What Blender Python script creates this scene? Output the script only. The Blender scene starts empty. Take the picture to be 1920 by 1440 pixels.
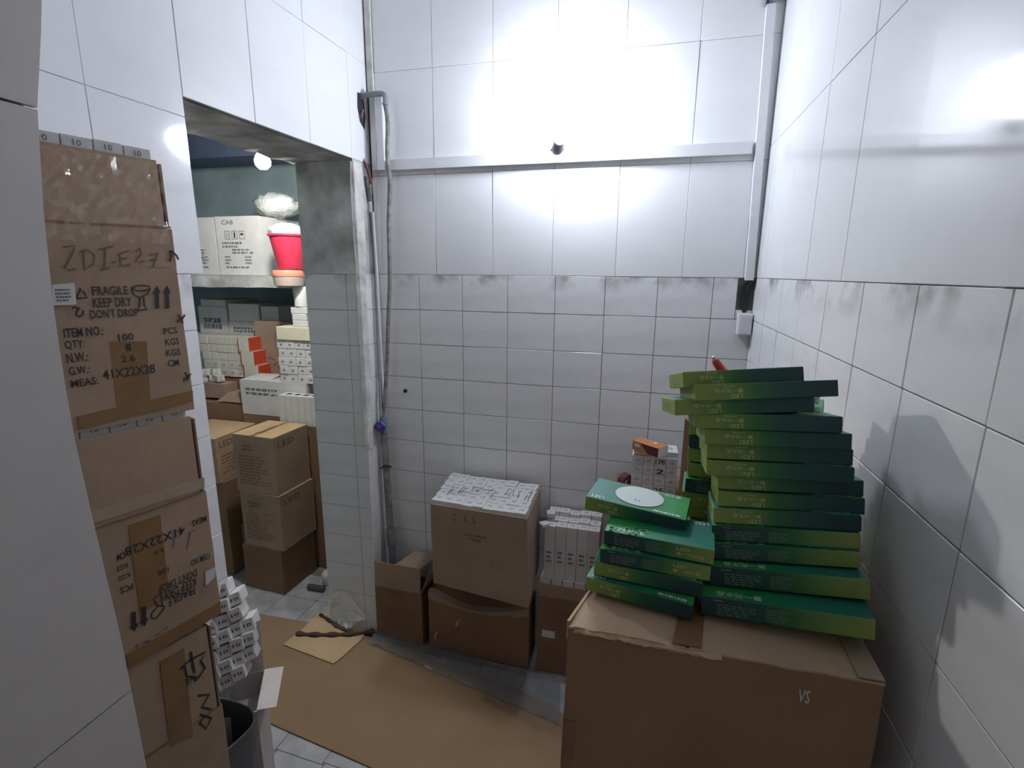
import bpy, bmesh, math, random
from mathutils import Vector, Matrix
random.seed(7)
SC = bpy.context.scene
COL = SC.collection

# ------------------------------------------------------------------ camera, world, exposure
RT = Vector((0.96643, 0.25624, 0.00919)).normalized()
FW = Vector((-0.25017, 0.94460, -0.21277)).normalized()
O = Vector((0.9728, -2.0761, 1.7307))
FPX = 957.3
YAW, PIT, ROL = 0.2589, -0.2144, 0.0094
def _cam_axes():
    cy, sy = math.cos(YAW), math.sin(YAW)
    f = Vector((-sy*math.cos(PIT), cy*math.cos(PIT), math.sin(PIT)))
    r = Vector((cy, sy, 0)); u = r.cross(f)
    return r*math.cos(ROL)+u*math.sin(ROL), u*math.cos(ROL)-r*math.sin(ROL), f
RT, UP, FW = _cam_axes()
cd = bpy.data.cameras.new('camera'); cam = bpy.data.objects.new('camera', cd); COL.objects.link(cam)
cam.matrix_world = Matrix.Translation(O) @ Matrix((RT, UP, -FW)).transposed().to_4x4()
cd.sensor_width = 36; cd.lens = FPX/1920*36; cd.clip_start = 0.02
SC.camera = cam
W = bpy.data.worlds.new('world'); SC.world = W; W.use_nodes = True
W.node_tree.nodes['Background'].inputs[0].default_value = (0.70, 0.68, 0.68, 1)
W.node_tree.nodes['Background'].inputs[1].default_value = 0.25
SC.view_settings.view_transform = 'Standard'; SC.view_settings.look = 'None'
SC.view_settings.gamma = 1; SC.view_settings.use_curve_mapping = False
SC.view_settings.exposure = 0.0
LAMP_POWER = 150.0       # emission strength of the main bulb's glass
INNER_POWER = 900.0      # emission strength of the bulb in the inner room

# pixel (1920x1440 frame) -> point on a real plane
def ray(x, y): return FW + RT*((x-960)/FPX) - UP*((y-720)/FPX)
def onX(x, y, X): d = ray(x, y); return O + d*((X-O.x)/d.x)
def onY(x, y, Y): d = ray(x, y); return O + d*((Y-O.y)/d.y)
def onZ(x, y, Z): d = ray(x, y); return O + d*((Z-O.z)/d.z)
def onP(x, y, p, n): d = ray(x, y); return O + d*((Vector(p)-O).dot(n)/d.dot(n))

# ------------------------------------------------------------------ materials
def newmat(name):
    m = bpy.data.materials.new(name); m.use_nodes = True
    nt = m.node_tree; b = nt.nodes['Principled BSDF']
    return m, nt, b
def noise(nt, scale, detail=4, vec=None, stretch=None):
    tc = nt.nodes.new('ShaderNodeTexCoord'); n = nt.nodes.new('ShaderNodeTexNoise')
    n.inputs['Scale'].default_value = scale; n.inputs['Detail'].default_value = detail
    if stretch:
        mp = nt.nodes.new('ShaderNodeMapping'); mp.inputs['Scale'].default_value = stretch
        nt.links.new(tc.outputs['Object'], mp.inputs[0]); nt.links.new(mp.outputs[0], n.inputs['Vector'])
    else: nt.links.new(tc.outputs['Object'], n.inputs['Vector'])
    return n
def ramp(nt, fac, stops):
    r = nt.nodes.new('ShaderNodeValToRGB'); nt.links.new(fac, r.inputs[0])
    e = r.color_ramp.elements
    while len(e) < len(stops): e.new(0.5)
    for k, (p, c) in enumerate(stops): e[k].position = p; e[k].color = (*c, 1)
    return r
def mat(name, c, rough=0.6, var=0.0, scale=12, bump=0.0, bscale=60, metal=0, spec=0.5, stretch=None, coat=0):
    m, nt, b = newmat(name)
    b.inputs['Roughness'].default_value = rough; b.inputs['Metallic'].default_value = metal
    b.inputs['Specular IOR Level'].default_value = spec; b.inputs['Coat Weight'].default_value = coat
    if var:
        n = noise(nt, scale, 5, stretch=stretch)
        lo = tuple(max(0, v*(1-var)) for v in c); hi = tuple(min(1, v*(1+var*.7)) for v in c)
        r = ramp(nt, n.outputs[0], [(0.3, lo), (0.7, hi)]); nt.links.new(r.outputs[0], b.inputs['Base Color'])
    else: b.inputs['Base Color'].default_value = (*c, 1)
    if bump:
        n2 = noise(nt, bscale, 3); bp = nt.nodes.new('ShaderNodeBump'); bp.inputs['Strength'].default_value = bump
        bp.inputs['Distance'].default_value = 0.004
        nt.links.new(n2.outputs[0], bp.inputs['Height']); nt.links.new(bp.outputs[0], b.inputs['Normal'])
    return m
def cardmat(name, c, var=0.14):
    m, nt, b = newmat(name); b.inputs['Roughness'].default_value = 0.82
    b.inputs['Specular IOR Level'].default_value = 0.25
    n = noise(nt, 5, 6); n3 = noise(nt, 140, 2, stretch=(1, 1, 0.15))
    mx = nt.nodes.new('ShaderNodeMath'); mx.operation = 'MULTIPLY_ADD'; mx.inputs[1].default_value = 0.25; mx.inputs[2].default_value = 0
    nt.links.new(n3.outputs[0], mx.inputs[0])
    ad = nt.nodes.new('ShaderNodeMath'); ad.operation = 'ADD'; nt.links.new(n.outputs[0], ad.inputs[0]); nt.links.new(mx.outputs[0], ad.inputs[1])
    lo = tuple(v*(1-var) for v in c); hi = tuple(min(1, v*(1+var*.8)) for v in c)
    r = ramp(nt, ad.outputs[0], [(0.42, lo), (0.85, hi)]); nt.links.new(r.outputs[0], b.inputs['Base Color'])
    bp = nt.nodes.new('ShaderNodeBump'); bp.inputs['Strength'].default_value = 0.25; bp.inputs['Distance'].default_value = 0.003
    nt.links.new(n.outputs[0], bp.inputs['Height']); nt.links.new(bp.outputs[0], b.inputs['Normal'])
    return m
def clearmat(name, alpha, tint, rough=0.12, bscale=25, bstr=0.6, gloss=0.12):
    m, nt, b = newmat(name); out = nt.nodes['Material Output']
    b.inputs['Base Color'].default_value = (*tint, 1); b.inputs['Roughness'].default_value = 0.5
    n = noise(nt, bscale, 4); bp = nt.nodes.new('ShaderNodeBump'); bp.inputs['Strength'].default_value = bstr; bp.inputs['Distance'].default_value = 0.01
    nt.links.new(n.outputs[0], bp.inputs['Height']); nt.links.new(bp.outputs[0], b.inputs['Normal'])
    tr = nt.nodes.new('ShaderNodeBsdfTransparent'); mx = nt.nodes.new('ShaderNodeMixShader'); mx.inputs[0].default_value = alpha
    nt.links.new(tr.outputs[0], mx.inputs[1]); nt.links.new(b.outputs[0], mx.inputs[2])
    gl = nt.nodes.new('ShaderNodeBsdfGlossy'); gl.inputs['Roughness'].default_value = rough; gl.inputs['Color'].default_value = (gloss, gloss, gloss, 1)
    nt.links.new(bp.outputs[0], gl.inputs['Normal'])
    ad = nt.nodes.new('ShaderNodeAddShader'); nt.links.new(mx.outputs[0], ad.inputs[0]); nt.links.new(gl.outputs[0], ad.inputs[1]); nt.links.new(ad.outputs[0], out.inputs['Surface'])
    return m
def emit(name, c, s):
    m, nt, b = newmat(name); b.inputs['Base Color'].default_value = (0.9, 0.9, 0.9, 1)
    b.inputs['Emission Color'].default_value = (*c, 1); b.inputs['Emission Strength'].default_value = s
    return m
def greenmat(name, top):
    # printed artwork: olive at one end running through green to dark teal at the other
    m, nt, b = newmat(name); b.inputs['Roughness'].default_value = 0.42; b.inputs['Specular IOR Level'].default_value = 0.35
    tc = nt.nodes.new('ShaderNodeTexCoord'); sp = nt.nodes.new('ShaderNodeSeparateXYZ'); nt.links.new(tc.outputs['Generated'], sp.inputs[0])
    n = noise(nt, 9, 4); mx = nt.nodes.new('ShaderNodeMath'); mx.operation = 'MULTIPLY_ADD'; mx.inputs[1].default_value = 0.22
    nt.links.new(n.outputs[0], mx.inputs[0]); nt.links.new(sp.outputs[0], mx.inputs[2])
    if top: st = [(0.1, (0.025, 0.19, 0.155)), (0.55, (0.018, 0.20, 0.12)), (0.8, (0.018, 0.25, 0.06)), (1.0, (0.04, 0.33, 0.08))]
    else: st = [(0.12, (0.27, 0.35, 0.085)), (0.38, (0.15, 0.27, 0.07)), (0.55, (0.04, 0.17, 0.055)), (0.72, (0.022, 0.09, 0.07)), (1.0, (0.018, 0.055, 0.062))]
    r = ramp(nt, mx.outputs[0], st); nt.links.new(r.outputs[0], b.inputs['Base Color'])
    return m

def tilemat(name, c, rough, vein, seed=0):
    m, nt, b = newmat(name); b.inputs['Roughness'].default_value = rough; b.inputs['Specular IOR Level'].default_value = 0.5
    n = noise(nt, 7, 6, stretch=(1, 1, 1.6)); lo = tuple(v*(1-vein) for v in c)
    r = ramp(nt, n.outputs[0], [(0.32, lo), (0.55, c)]); nt.links.new(r.outputs[0], b.inputs['Base Color'])
    n2 = noise(nt, 3, 1); bp = nt.nodes.new('ShaderNodeBump'); bp.inputs['Strength'].default_value = 0.05; bp.inputs['Distance'].default_value = 0.01
    nt.links.new(n2.outputs[0], bp.inputs['Height']); nt.links.new(bp.outputs[0], b.inputs['Normal'])
    return m
M = {}
M['tile_big'] = tilemat('glazed_big_tile', (0.77, 0.77, 0.79), 0.075, 0.03)
M['tile_small'] = tilemat('glazed_small_tile', (0.78, 0.78, 0.79), 0.24, 0.10)
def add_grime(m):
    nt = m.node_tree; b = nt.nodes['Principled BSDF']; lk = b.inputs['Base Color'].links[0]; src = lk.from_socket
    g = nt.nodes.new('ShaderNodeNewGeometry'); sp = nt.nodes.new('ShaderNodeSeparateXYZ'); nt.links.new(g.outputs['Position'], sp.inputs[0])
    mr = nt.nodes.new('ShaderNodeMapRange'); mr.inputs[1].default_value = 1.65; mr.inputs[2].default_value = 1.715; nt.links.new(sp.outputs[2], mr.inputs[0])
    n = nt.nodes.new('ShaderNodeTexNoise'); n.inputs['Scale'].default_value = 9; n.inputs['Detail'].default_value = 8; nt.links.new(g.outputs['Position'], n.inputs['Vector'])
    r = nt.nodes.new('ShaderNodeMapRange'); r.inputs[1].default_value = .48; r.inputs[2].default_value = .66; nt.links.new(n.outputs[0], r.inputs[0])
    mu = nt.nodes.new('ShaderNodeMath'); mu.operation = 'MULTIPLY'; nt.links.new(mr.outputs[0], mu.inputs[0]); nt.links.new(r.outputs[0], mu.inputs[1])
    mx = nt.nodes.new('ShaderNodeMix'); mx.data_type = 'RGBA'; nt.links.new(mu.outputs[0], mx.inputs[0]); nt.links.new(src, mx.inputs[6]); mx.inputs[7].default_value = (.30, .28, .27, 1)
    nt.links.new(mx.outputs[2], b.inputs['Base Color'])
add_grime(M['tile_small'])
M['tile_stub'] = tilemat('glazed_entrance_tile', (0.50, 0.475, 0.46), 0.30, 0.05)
M['grout'] = mat('grout', (0.13, 0.125, 0.12), 0.95, 0.35, 30)
M['plaster'] = mat('rough_plaster', (0.50, 0.50, 0.49), 0.95, 0.4, 9, 0.6, 40)
M['concrete'] = mat('bare_concrete', (0.40, 0.40, 0.385), 0.95, 0.45, 8, 0.8, 30)
M['render'] = mat('stained_grey_render', (0.62, 0.62, 0.60), 0.95, 0.5, 7, 0.5, 40)
M['dirty_white'] = mat('chipped_white_plaster', (0.62, 0.61, 0.58), 0.8, 0.35, 14, 0.6, 40)
M['bluewall'] = mat('old_blue_paint', (0.36, 0.46, 0.50), 0.7, 0.25, 4, 0.2, 20)
M['darkceil'] = mat('navy_beam_unlit_ceiling', (0.05, 0.07, 0.12), 0.8, 0.2)  # navy beam; the inner ceiling's lack of lamplight is painted in with it
M['ceil'] = mat('white_ceiling_paint', (0.75, 0.75, 0.78), 0.9, 0.05)
M['floor_tile'] = mat('worn_floor_tile', (0.40, 0.41, 0.42), 0.45, 0.3, 10)
M['floor_base'] = mat('cement_floor', (0.22, 0.21, 0.20), 0.9, 0.3, 10)
M['pvc'] = mat('white_plastic_trunking', (0.72, 0.73, 0.76), 0.4, 0.05, 8)
M['pipe'] = mat('dirty_grey_pipe', (0.24, 0.23, 0.22), 0.6, 0.45, 30, 0.3, 60)
M['pipe_grey'] = mat('grey_plastic_elbow', (0.20, 0.23, 0.25), 0.5, 0.2, 20)
M['black'] = mat('black_plastic', (0.015, 0.015, 0.018), 0.5)
M['hole'] = mat('dark_broken_hole', (0.03, 0.035, 0.045), 0.95, 0.5, 60, 0.8, 80)
M['redwire'] = mat('red_wire', (0.28, 0.03, 0.03), 0.5)
M['blue'] = mat('blue_valve', (0.03, 0.07, 0.35), 0.45)
M['redcap'] = mat('red_valve_cap', (0.40, 0.02, 0.04), 0.45)
M['card'] = cardmat('kraft_card', (0.40, 0.285, 0.20))
M['card_l'] = cardmat('light_kraft_card', (0.56, 0.40, 0.24))
M['card_p'] = cardmat('pinkish_kraft_card', (0.36, 0.26, 0.20))
M['card_d'] = cardmat('dull_brown_card', (0.26, 0.155, 0.095))
M['card_big'] = cardmat('big_carton_card_shaded', (0.31, 0.185, 0.105))  # same card as the top, its shade painted in as darker brown
M['card_bigtop'] = cardmat('big_carton_card_lit', (0.50, 0.37, 0.25))  # light falling on the top painted in as paler card
M['sheet'] = cardmat('floor_sheet_card', (0.30, 0.20, 0.115), 0.08)
M['paper'] = mat('dark_packing_paper', (0.085, 0.045, 0.03), 0.8, 0.3, 30)
M['tape'] = mat('brown_packing_tape', (0.27, 0.155, 0.075), 0.22, 0.15, 10)
M['tape_pale'] = mat('pale_packing_tape', (0.42, 0.33, 0.24), 0.25, 0.15, 10)
M['white'] = mat('white_box_card', (0.66, 0.65, 0.64), 0.55, 0.06, 20)
M['white_w'] = mat('warm_white_box_card', (0.68, 0.65, 0.58), 0.55, 0.06, 20)
M['cream'] = mat('cream_packet', (0.70, 0.66, 0.50), 0.6, 0.06, 20)
M['white_tray'] = mat('white_tray_card', (0.56, 0.52, 0.50), 0.6, 0.12, 14)
M['ink'] = mat('black_print', (0.03, 0.03, 0.035), 0.6)
M['ink_g'] = mat('grey_print', (0.16, 0.16, 0.19), 0.6)
M['ink_b'] = mat('brown_print', (0.17, 0.08, 0.05), 0.6)
M['ink_soft'] = mat('soft_brown_print', (0.20, 0.11, 0.075), 0.6)
M['pen'] = mat('marker_pen', (0.14, 0.10, 0.085), 0.6)
M['pale_ink'] = mat('pale_green_print', (0.50, 0.56, 0.22), 0.5)
M['dim_ink'] = mat('dim_green_print', (0.17, 0.27, 0.20), 0.5)
M['white_ink'] = mat('white_print', (0.62, 0.72, 0.70), 0.5)
M['label'] = mat('white_sticker', (0.62, 0.62, 0.60), 0.4)
M['g_side'] = greenmat('green_box_side', False)
M['g_top'] = greenmat('green_box_top', True)
M['g_leaf'] = mat('leaf_print', (0.02, 0.34, 0.06), 0.4, 0.5, 40)
M['orange'] = mat('orange_print_box', (0.50, 0.20, 0.07), 0.4)
M['maroon'] = mat('maroon_print', (0.10, 0.02, 0.025), 0.4)
M['red'] = mat('red_plastic', (0.62, 0.05, 0.05), 0.35)
M['red_dark'] = mat('red_bucket_plastic', (0.50, 0.03, 0.07), 0.3)
M['salmon'] = mat('salmon_plastic_lid', (0.75, 0.28, 0.18), 0.4)
M['pinkpot'] = mat('pale_pink_tub', (0.50, 0.40, 0.36), 0.5)
M['red_edge'] = mat('red_box_edge', (0.55, 0.07, 0.03), 0.5)
M['bag'] = clearmat('clear_plastic_bag', 0.50, (0.78, 0.86, 0.90), 0.10, 22, 1.0, .14)
M['film'] = clearmat('plastic_film', 0.50, (0.24, 0.25, 0.26), 0.25, 30, 0.8, .04)
M['wraptape'] = clearmat('clear_shiny_tape', 0.02, (0.75, 0.7, 0.68), 0.06, 60, 0.25, .055)
M['bubble'] = clearmat('bubble_wrap', 0.85, (0.80, 0.83, 0.80), 0.25, 90, 1.0, .05)
M['basin'] = mat('dark_grey_basin_plastic', (0.07, 0.075, 0.085), 0.35, 0.15, 10)
M['lamp'] = emit('lit_main_bulb', (0.84, 0.90, 1.0), LAMP_POWER)
M['lamp2'] = emit('lit_inner_bulb', (1.0, 0.97, 0.90), INNER_POWER)
M['lampbase'] = mat('white_bulb_base', (0.6, 0.6, 0.62), 0.4)
M['wire'] = mat('white_wire', (0.6, 0.6, 0.6), 0.5)

# ------------------------------------------------------------------ object helpers
def tag(o, label=None, cat=None, group=None, kind=None):
    if label: o['label'] = label
    if cat: o['category'] = cat
    if group: o['group'] = group
    if kind: o['kind'] = kind
    return o
def empty(name, loc, label, cat, group=None, rz=0):
    o = bpy.data.objects.new(name, None); COL.objects.link(o); o.location = loc; o.rotation_euler = (0, 0, rz)
    o.empty_display_size = 0.05
    return tag(o, label, cat, group)
def link(name, me, m=None, parent=None, loc=(0, 0, 0)):
    o = bpy.data.objects.new(name, me); COL.objects.link(o)
    if m is not None and not me.materials: me.materials.append(m)
    o.location = loc
    if parent is not None:
        o.parent = parent
    return o
def mesh(name, V, F, mats, fm=None, origin=(0, 0, 0), smooth=None):
    og = Vector(origin)
    me = bpy.data.meshes.new(name); me.from_pydata([tuple(Vector(v)-og) for v in V], [], F)
    if not isinstance(mats, (list, tuple)): mats = [mats]
    for m in mats: me.materials.append(m)
    if fm:
        for p, k in zip(me.polygons, fm): p.material_index = k
    me.update()
    if smooth is not None:
        for p in me.polygons: p.use_smooth = True
        me.set_sharp_from_angle(angle=math.radians(smooth))
    return me
def part(name, V, F, mats, parent, fm=None, smooth=None, label=None):
    """V in world coordinates; parent is an unrotated empty or mesh object"""
    wl = Vector((0, 0, 0)); p = parent
    while p is not None: wl += Vector(p.location); p = p.parent
    o = link(name, mesh(name, V, F, mats, fm, wl, smooth), None, parent)
    if label: o['label'] = label
    return o
def world_origin(p):
    wl = Vector((0, 0, 0))
    while p is not None: wl += Vector(p.location); p = p.parent
    return wl
def single(name, V, F, mats, label, cat, group=None, fm=None, smooth=None, origin=None):
    if origin is None:
        xs = [v[0] for v in V]; ys = [v[1] for v in V]; zs = [v[2] for v in V]
        origin = ((min(xs)+max(xs))/2, (min(ys)+max(ys))/2, min(zs))
    o = link(name, mesh(name, V, F, mats, fm, origin, smooth), None, None, origin)
    return tag(o, label, cat, group)
BOXF = [(0, 3, 2, 1), (4, 5, 6, 7), (0, 1, 5, 4), (1, 2, 6, 5), (2, 3, 7, 6), (3, 0, 4, 7)]
def boxV(a, b):
    x0, y0, z0 = a; x1, y1, z1 = b
    return [(x0, y0, z0), (x1, y0, z0), (x1, y1, z0), (x0, y1, z0), (x0, y0, z1), (x1, y0, z1), (x1, y1, z1), (x0, y1, z1)]
def join(*vf):
    V, F = [], []
    for v, f in vf:
        n = len(V); V += list(v); F += [tuple(i+n for i in q) for q in f]
    return V, F
def bevel_me(me, w, seg=1):
    bm = bmesh.new(); bm.from_mesh(me)
    bmesh.ops.bevel(bm, geom=list(bm.edges), offset=w, segments=seg, affect='EDGES', profile=0.6)
    bm.to_mesh(me); bm.free(); me.update(); return me
class Hex:
    """a slightly irregular box: u left-right, v front-back, w bottom-top"""
    def __init__(s, **k): s.k = {a: Vector(b) for a, b in k.items()}
    def p(s, u, v, w):
        k = s.k
        def l(a, b, t): return a*(1-t)+b*t
        bot = l(l(k['LFB'], k['RFB'], u), l(k['LKB'], k['RKB'], u), v)
        top = l(l(k['LFT'], k['RFT'], u), l(k['LKT'], k['RKT'], u), v)
        return l(bot, top, w)
    def sub(s, u0, u1, v0, v1, w0, w1):
        V = [s.p(u, v, w) for w in (w0, w1) for (u, v) in ((u0, v0), (u1, v0), (u1, v1), (u0, v1))]
        return V, BOXF
    def lattice(s, u0, u1, v0, v1, w0, w1, n=6, amp=0.0015, seed=0):
        rnd = random.Random(seed); ids = {}; V = []; F = []
        def vid(i, j, k):
            key = (i, j, k)
            if key not in ids:
                ids[key] = len(V)
                q = s.p(u0+(u1-u0)*i/n, v0+(v1-v0)*j/n, w0+(w1-w0)*k/n)
                V.append(q+Vector((rnd.uniform(-1, 1), rnd.uniform(-1, 1), rnd.uniform(-1, 1)*(0 if k == 0 else 1)))*amp)
            return ids[key]
        for a in range(n):
            for b in range(n):
                F.append((vid(a, b, 0), vid(a, b+1, 0), vid(a+1, b+1, 0), vid(a+1, b, 0)))
                F.append((vid(a, b, n), vid(a+1, b, n), vid(a+1, b+1, n), vid(a, b+1, n)))
                F.append((vid(a, 0, b), vid(a+1, 0, b), vid(a+1, 0, b+1), vid(a, 0, b+1)))
                F.append((vid(a, n, b), vid(a, n, b+1), vid(a+1, n, b+1), vid(a+1, n, b)))
                F.append((vid(0, a, b), vid(0, a, b+1), vid(0, a+1, b+1), vid(0, a+1, b)))
                F.append((vid(n, a, b), vid(n, a+1, b), vid(n, a+1, b+1), vid(n, a, b+1)))
        return V, F
    def front(s, u, w, e=0.0007):
        a = s.p(u, 0, w); d = (s.p(u, 0, w)-s.p(u, 1, w)).normalized(); return a+d*e
    def right(s, v, w, e=0.0007):
        a = s.p(1, v, w); d = (s.p(1, v, w)-s.p(0, v, w)).normalized(); return a+d*e
    def top(s, u, v, e=0.0007):
        return s.p(u, v, 1)+Vector((0, 0, e))
def obox(x, y, z, w, d, h, th=0, tilt=0, tiltv=0):
    c, sn = math.cos(th), math.sin(th); U = Vector((c*w, sn*w, tilt*w)); V = Vector((-sn*d, c*d, tiltv*d)); H = Vector((0, 0, h)); P = Vector((x, y, z))
    return Hex(LFB=P, RFB=P+U, LKB=P+V, RKB=P+U+V, LFT=P+H, RFT=P+U+H, LKT=P+V+H, RKT=P+U+V+H)
# text meshes from the built-in font
_TX = {}
def textmesh(s):
    if s not in _TX:
        c = bpy.data.curves.new('text', 'FONT'); c.body = s; c.resolution_u = 2; c.offset = 0.012
        o = bpy.data.objects.new('text', c); COL.objects.link(o)
        dg = bpy.context.evaluated_depsgraph_get()
        me = o.evaluated_get(dg).to_mesh(); V = [(v.co.x, v.co.y) for v in me.vertices]; F = [tuple(p.vertices) for p in me.polygons]
        o.evaluated_get(dg).to_mesh_clear(); bpy.data.objects.remove(o); bpy.data.curves.remove(c)
        x0 = min(v[0] for v in V); x1 = max(v[0] for v in V); y0 = min(v[1] for v in V); y1 = max(v[1] for v in V)
        _TX[s] = ([((a-x0)/(x1-x0), (b-y0)/max(1e-6, y1-y0)) for a, b in V], F)
    return _TX[s]
def text_on(fn, s, u0, w0, u1, w1, flip=False):
    """map the text's unit rectangle on a surface function fn(u, w)"""
    V, F = textmesh(s); out = []
    for a, b in V:
        if flip: a, b = 1-a, 1-b
        out.append(fn(u0+(u1-u0)*a, w0+(w1-w0)*b))
    return out, F
def ribbon(pts, wd, fn):
    """stroke in surface coordinates (real metres when fn is metric)"""
    V, F = [], []
    n = len(pts)
    for i, (a, b) in enumerate(pts):
        j0, j1 = max(0, i-1), min(n-1, i+1)
        dx, dy = pts[j1][0]-pts[j0][0], pts[j1][1]-pts[j0][1]; L = math.hypot(dx, dy) or 1
        nx, ny = -dy/L*wd/2, dx/L*wd/2
        V += [fn(a+nx, b+ny), fn(a-nx, b-ny)]
    F = [(2*i, 2*i+1, 2*i+3, 2*i+2) for i in range(n-1)]
    return V, F
def bars(fn, u0, w0, u1, w1, rows, seed=0, fill=0.55):
    """lines of print too small to read, as broken dashes"""
    rnd = random.Random(seed); V, F = [], []
    for r in range(rows):
        a = u0; y = w1+(w0-w1)*(r+0.5)/rows; h = abs(w1-w0)/rows*fill/2
        end = u1-(u1-u0)*rnd.uniform(0, .35)
        while a < end-1e-6:
            b = min(end, a+(u1-u0)*rnd.uniform(.05, .2)); n = len(V)
            V += [fn(a, y-h), fn(b, y-h), fn(b, y+h), fn(a, y+h)]; F.append((n, n+1, n+2, n+3)); a = b+(u1-u0)*.035
    return V, F
def tube(pts, r, n=8, r2=None):
    V, F = [], []; pts = [Vector(p) for p in pts]; m = len(pts); prev = None
    for i, p in enumerate(pts):
        t = (pts[min(m-1, i+1)]-pts[max(0, i-1)]).normalized()
        a = prev if prev is not None else (Vector((0, 0, 1)) if abs(t.z) < .9 else Vector((1, 0, 0)))
        a = (a-t*a.dot(t)).normalized(); b = t.cross(a); prev = a
        rr = r[i] if isinstance(r, (list, tuple)) else r
        for k in range(n):
            th = 2*math.pi*k/n; V.append(p+a*math.cos(th)*rr+b*math.sin(th)*rr)
    for i in range(m-1):
        for k in range(n):
            F.append((i*n+k, i*n+(k+1) % n, (i+1)*n+(k+1) % n, (i+1)*n+k))
    F.append(tuple(range(n))[::-1]); F.append(tuple((m-1)*n+k for k in range(n)))
    return V, F
def smoothpath(pts, k=6):
    pts = [Vector(p) for p in pts]; out = []
    for i in range(len(pts)-1):
        p0 = pts[max(0, i-1)]; p1 = pts[i]; p2 = pts[i+1]; p3 = pts[min(len(pts)-1, i+2)]
        for j in range(k):
            t = j/k; out.append(0.5*((2*p1)+(p2-p0)*t+(2*p0-5*p1+4*p2-p3)*t*t+(-p0+3*p1-3*p2+p3)*t**3))
    return out+[pts[-1]]
def lathe(prof, c, axis=(0, 0, 1), n=20):
    ax = Vector(axis).normalized(); a = ax.orthogonal().normalized(); b = ax.cross(a); c = Vector(c); V, F = [], []
    for r, h in prof:
        for k in range(n):
            th = 2*math.pi*k/n; V.append(c+ax*h+(a*math.cos(th)+b*math.sin(th))*r)
    m = len(prof)
    for i in range(m-1):
        for k in range(n): F.append((i*n+k, i*n+(k+1) % n, (i+1)*n+(k+1) % n, (i+1)*n+k))
    F.append(tuple(range(n))[::-1]); F.append(tuple((m-1)*n+k for k in range(n)))
    return V, F

# ------------------------------------------------------------------ setting
XR = 1.343; ZJ = 1.72; RP = 0.152; CEIL = 3.1; YF = -2.75
def struct(name, V, F, m, label=None):
    o = single(name, V, F, m, None, None); o['kind'] = 'structure'
    if label: o['label'] = label
    return o
_TM = {}
def tile_obj(parent, m, P, U, N, w, h, seed, name='tile', gap=None, lift=0.0, tilt=None):
    """P lower-left corner on the wall face, U along the wall, N out of it (Z up unless floor)"""
    gap = .0022 if m.name.startswith('glazed_small') else .0012
    rnd = random.Random(seed)
    key = (round(w, 3), round(h, 3), m.name)
    if key not in _TM:
        V = boxV((-w/2+gap/2, -0.009, -h/2+gap/2), (w/2-gap/2, 0, h/2-gap/2))
        me = mesh('tile', V, BOXF, m); _TM[key] = bevel_me(me, 0.0009)
    o = bpy.data.objects.new(name, _TM[key]); COL.objects.link(o)
    Z = U.cross(N) if False else (N.cross(U))
    UPv = Vector((0, 0, 1)) if abs(N.z) < .5 else Vector((0, 1, 0))
    c = P+U*(w/2)+UPv*(h/2)+N*(lift+rnd.uniform(0, .0008))
    R = Matrix((U, -N, U.cross(-N))).transposed()   # local x along wall, local -y ... out of wall
    R = Matrix((U, N, U.cross(N))).transposed()
    if R.determinant() < 0: R = Matrix((-U, N, (-U).cross(N))).transposed()
    tl = tilt if tilt else (rnd.uniform(-1, 1)*.004, rnd.uniform(-1, 1)*.004)
    R = R @ Matrix.Rotation(tl[0], 3, 'X') @ Matrix.Rotation(tl[1], 3, 'Z')
    o.matrix_world = Matrix.Translation(c-world_origin(parent)) @ R.to_4x4()
    o.parent = parent
    return o
def course(parent, m, org, U, N, cols, rows, seed=0, skip=None, tilts=None):
    k = seed
    for i in range(len(cols)-1):
        for j in range(len(rows)-1):
            a, b, c, d = cols[i], cols[i+1], rows[j], rows[j+1]
            k += 1
            if skip and skip(a, b, c, d): continue
            tl = tilts(a, b, c, d) if tilts else None
            tile_obj(parent, m, org+U*a+Vector((0, 0, 1))*c, U, N, b-a, d-c, k, tilt=tl)
rows_small = [0.0]+[ZJ-RP*k for k in range(11, -1, -1)]
# back wall
wb = struct('wall_back', boxV((-0.26, 0.0025, 0), (XR+.12, 0.12, CEIL)), BOXF, M['grout'])
colsb = [-0.2]+[0.2*k for k in range(0, 7)]+[XR]
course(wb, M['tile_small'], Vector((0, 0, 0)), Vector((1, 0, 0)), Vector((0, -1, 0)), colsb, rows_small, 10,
       skip=lambda a, b, c, d: b > 1.3 and abs(d-ZJ) < .01)
tile_obj(wb, M['tile_small'], Vector((1.2, 0, ZJ-RP)), Vector((1, 0, 0)), Vector((0, -1, 0)), 0.085, RP, 990)
tile_obj(wb, M['tile_small'], Vector((1.285, 0, ZJ-RP)), Vector((1, 0, 0)), Vector((0, -1, 0)), 0.058, .035, 991)
bigb = [-0.17, .085, .335, .585, .835, 1.085, 1.30]
course(wb, M['tile_big'], Vector((0, 0, 0)), Vector((1, 0, 0)), Vector((0, -1, 0)), [-.2]+bigb+[XR], [ZJ, 2.125, 2.52, 2.92, CEIL], 300)
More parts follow.
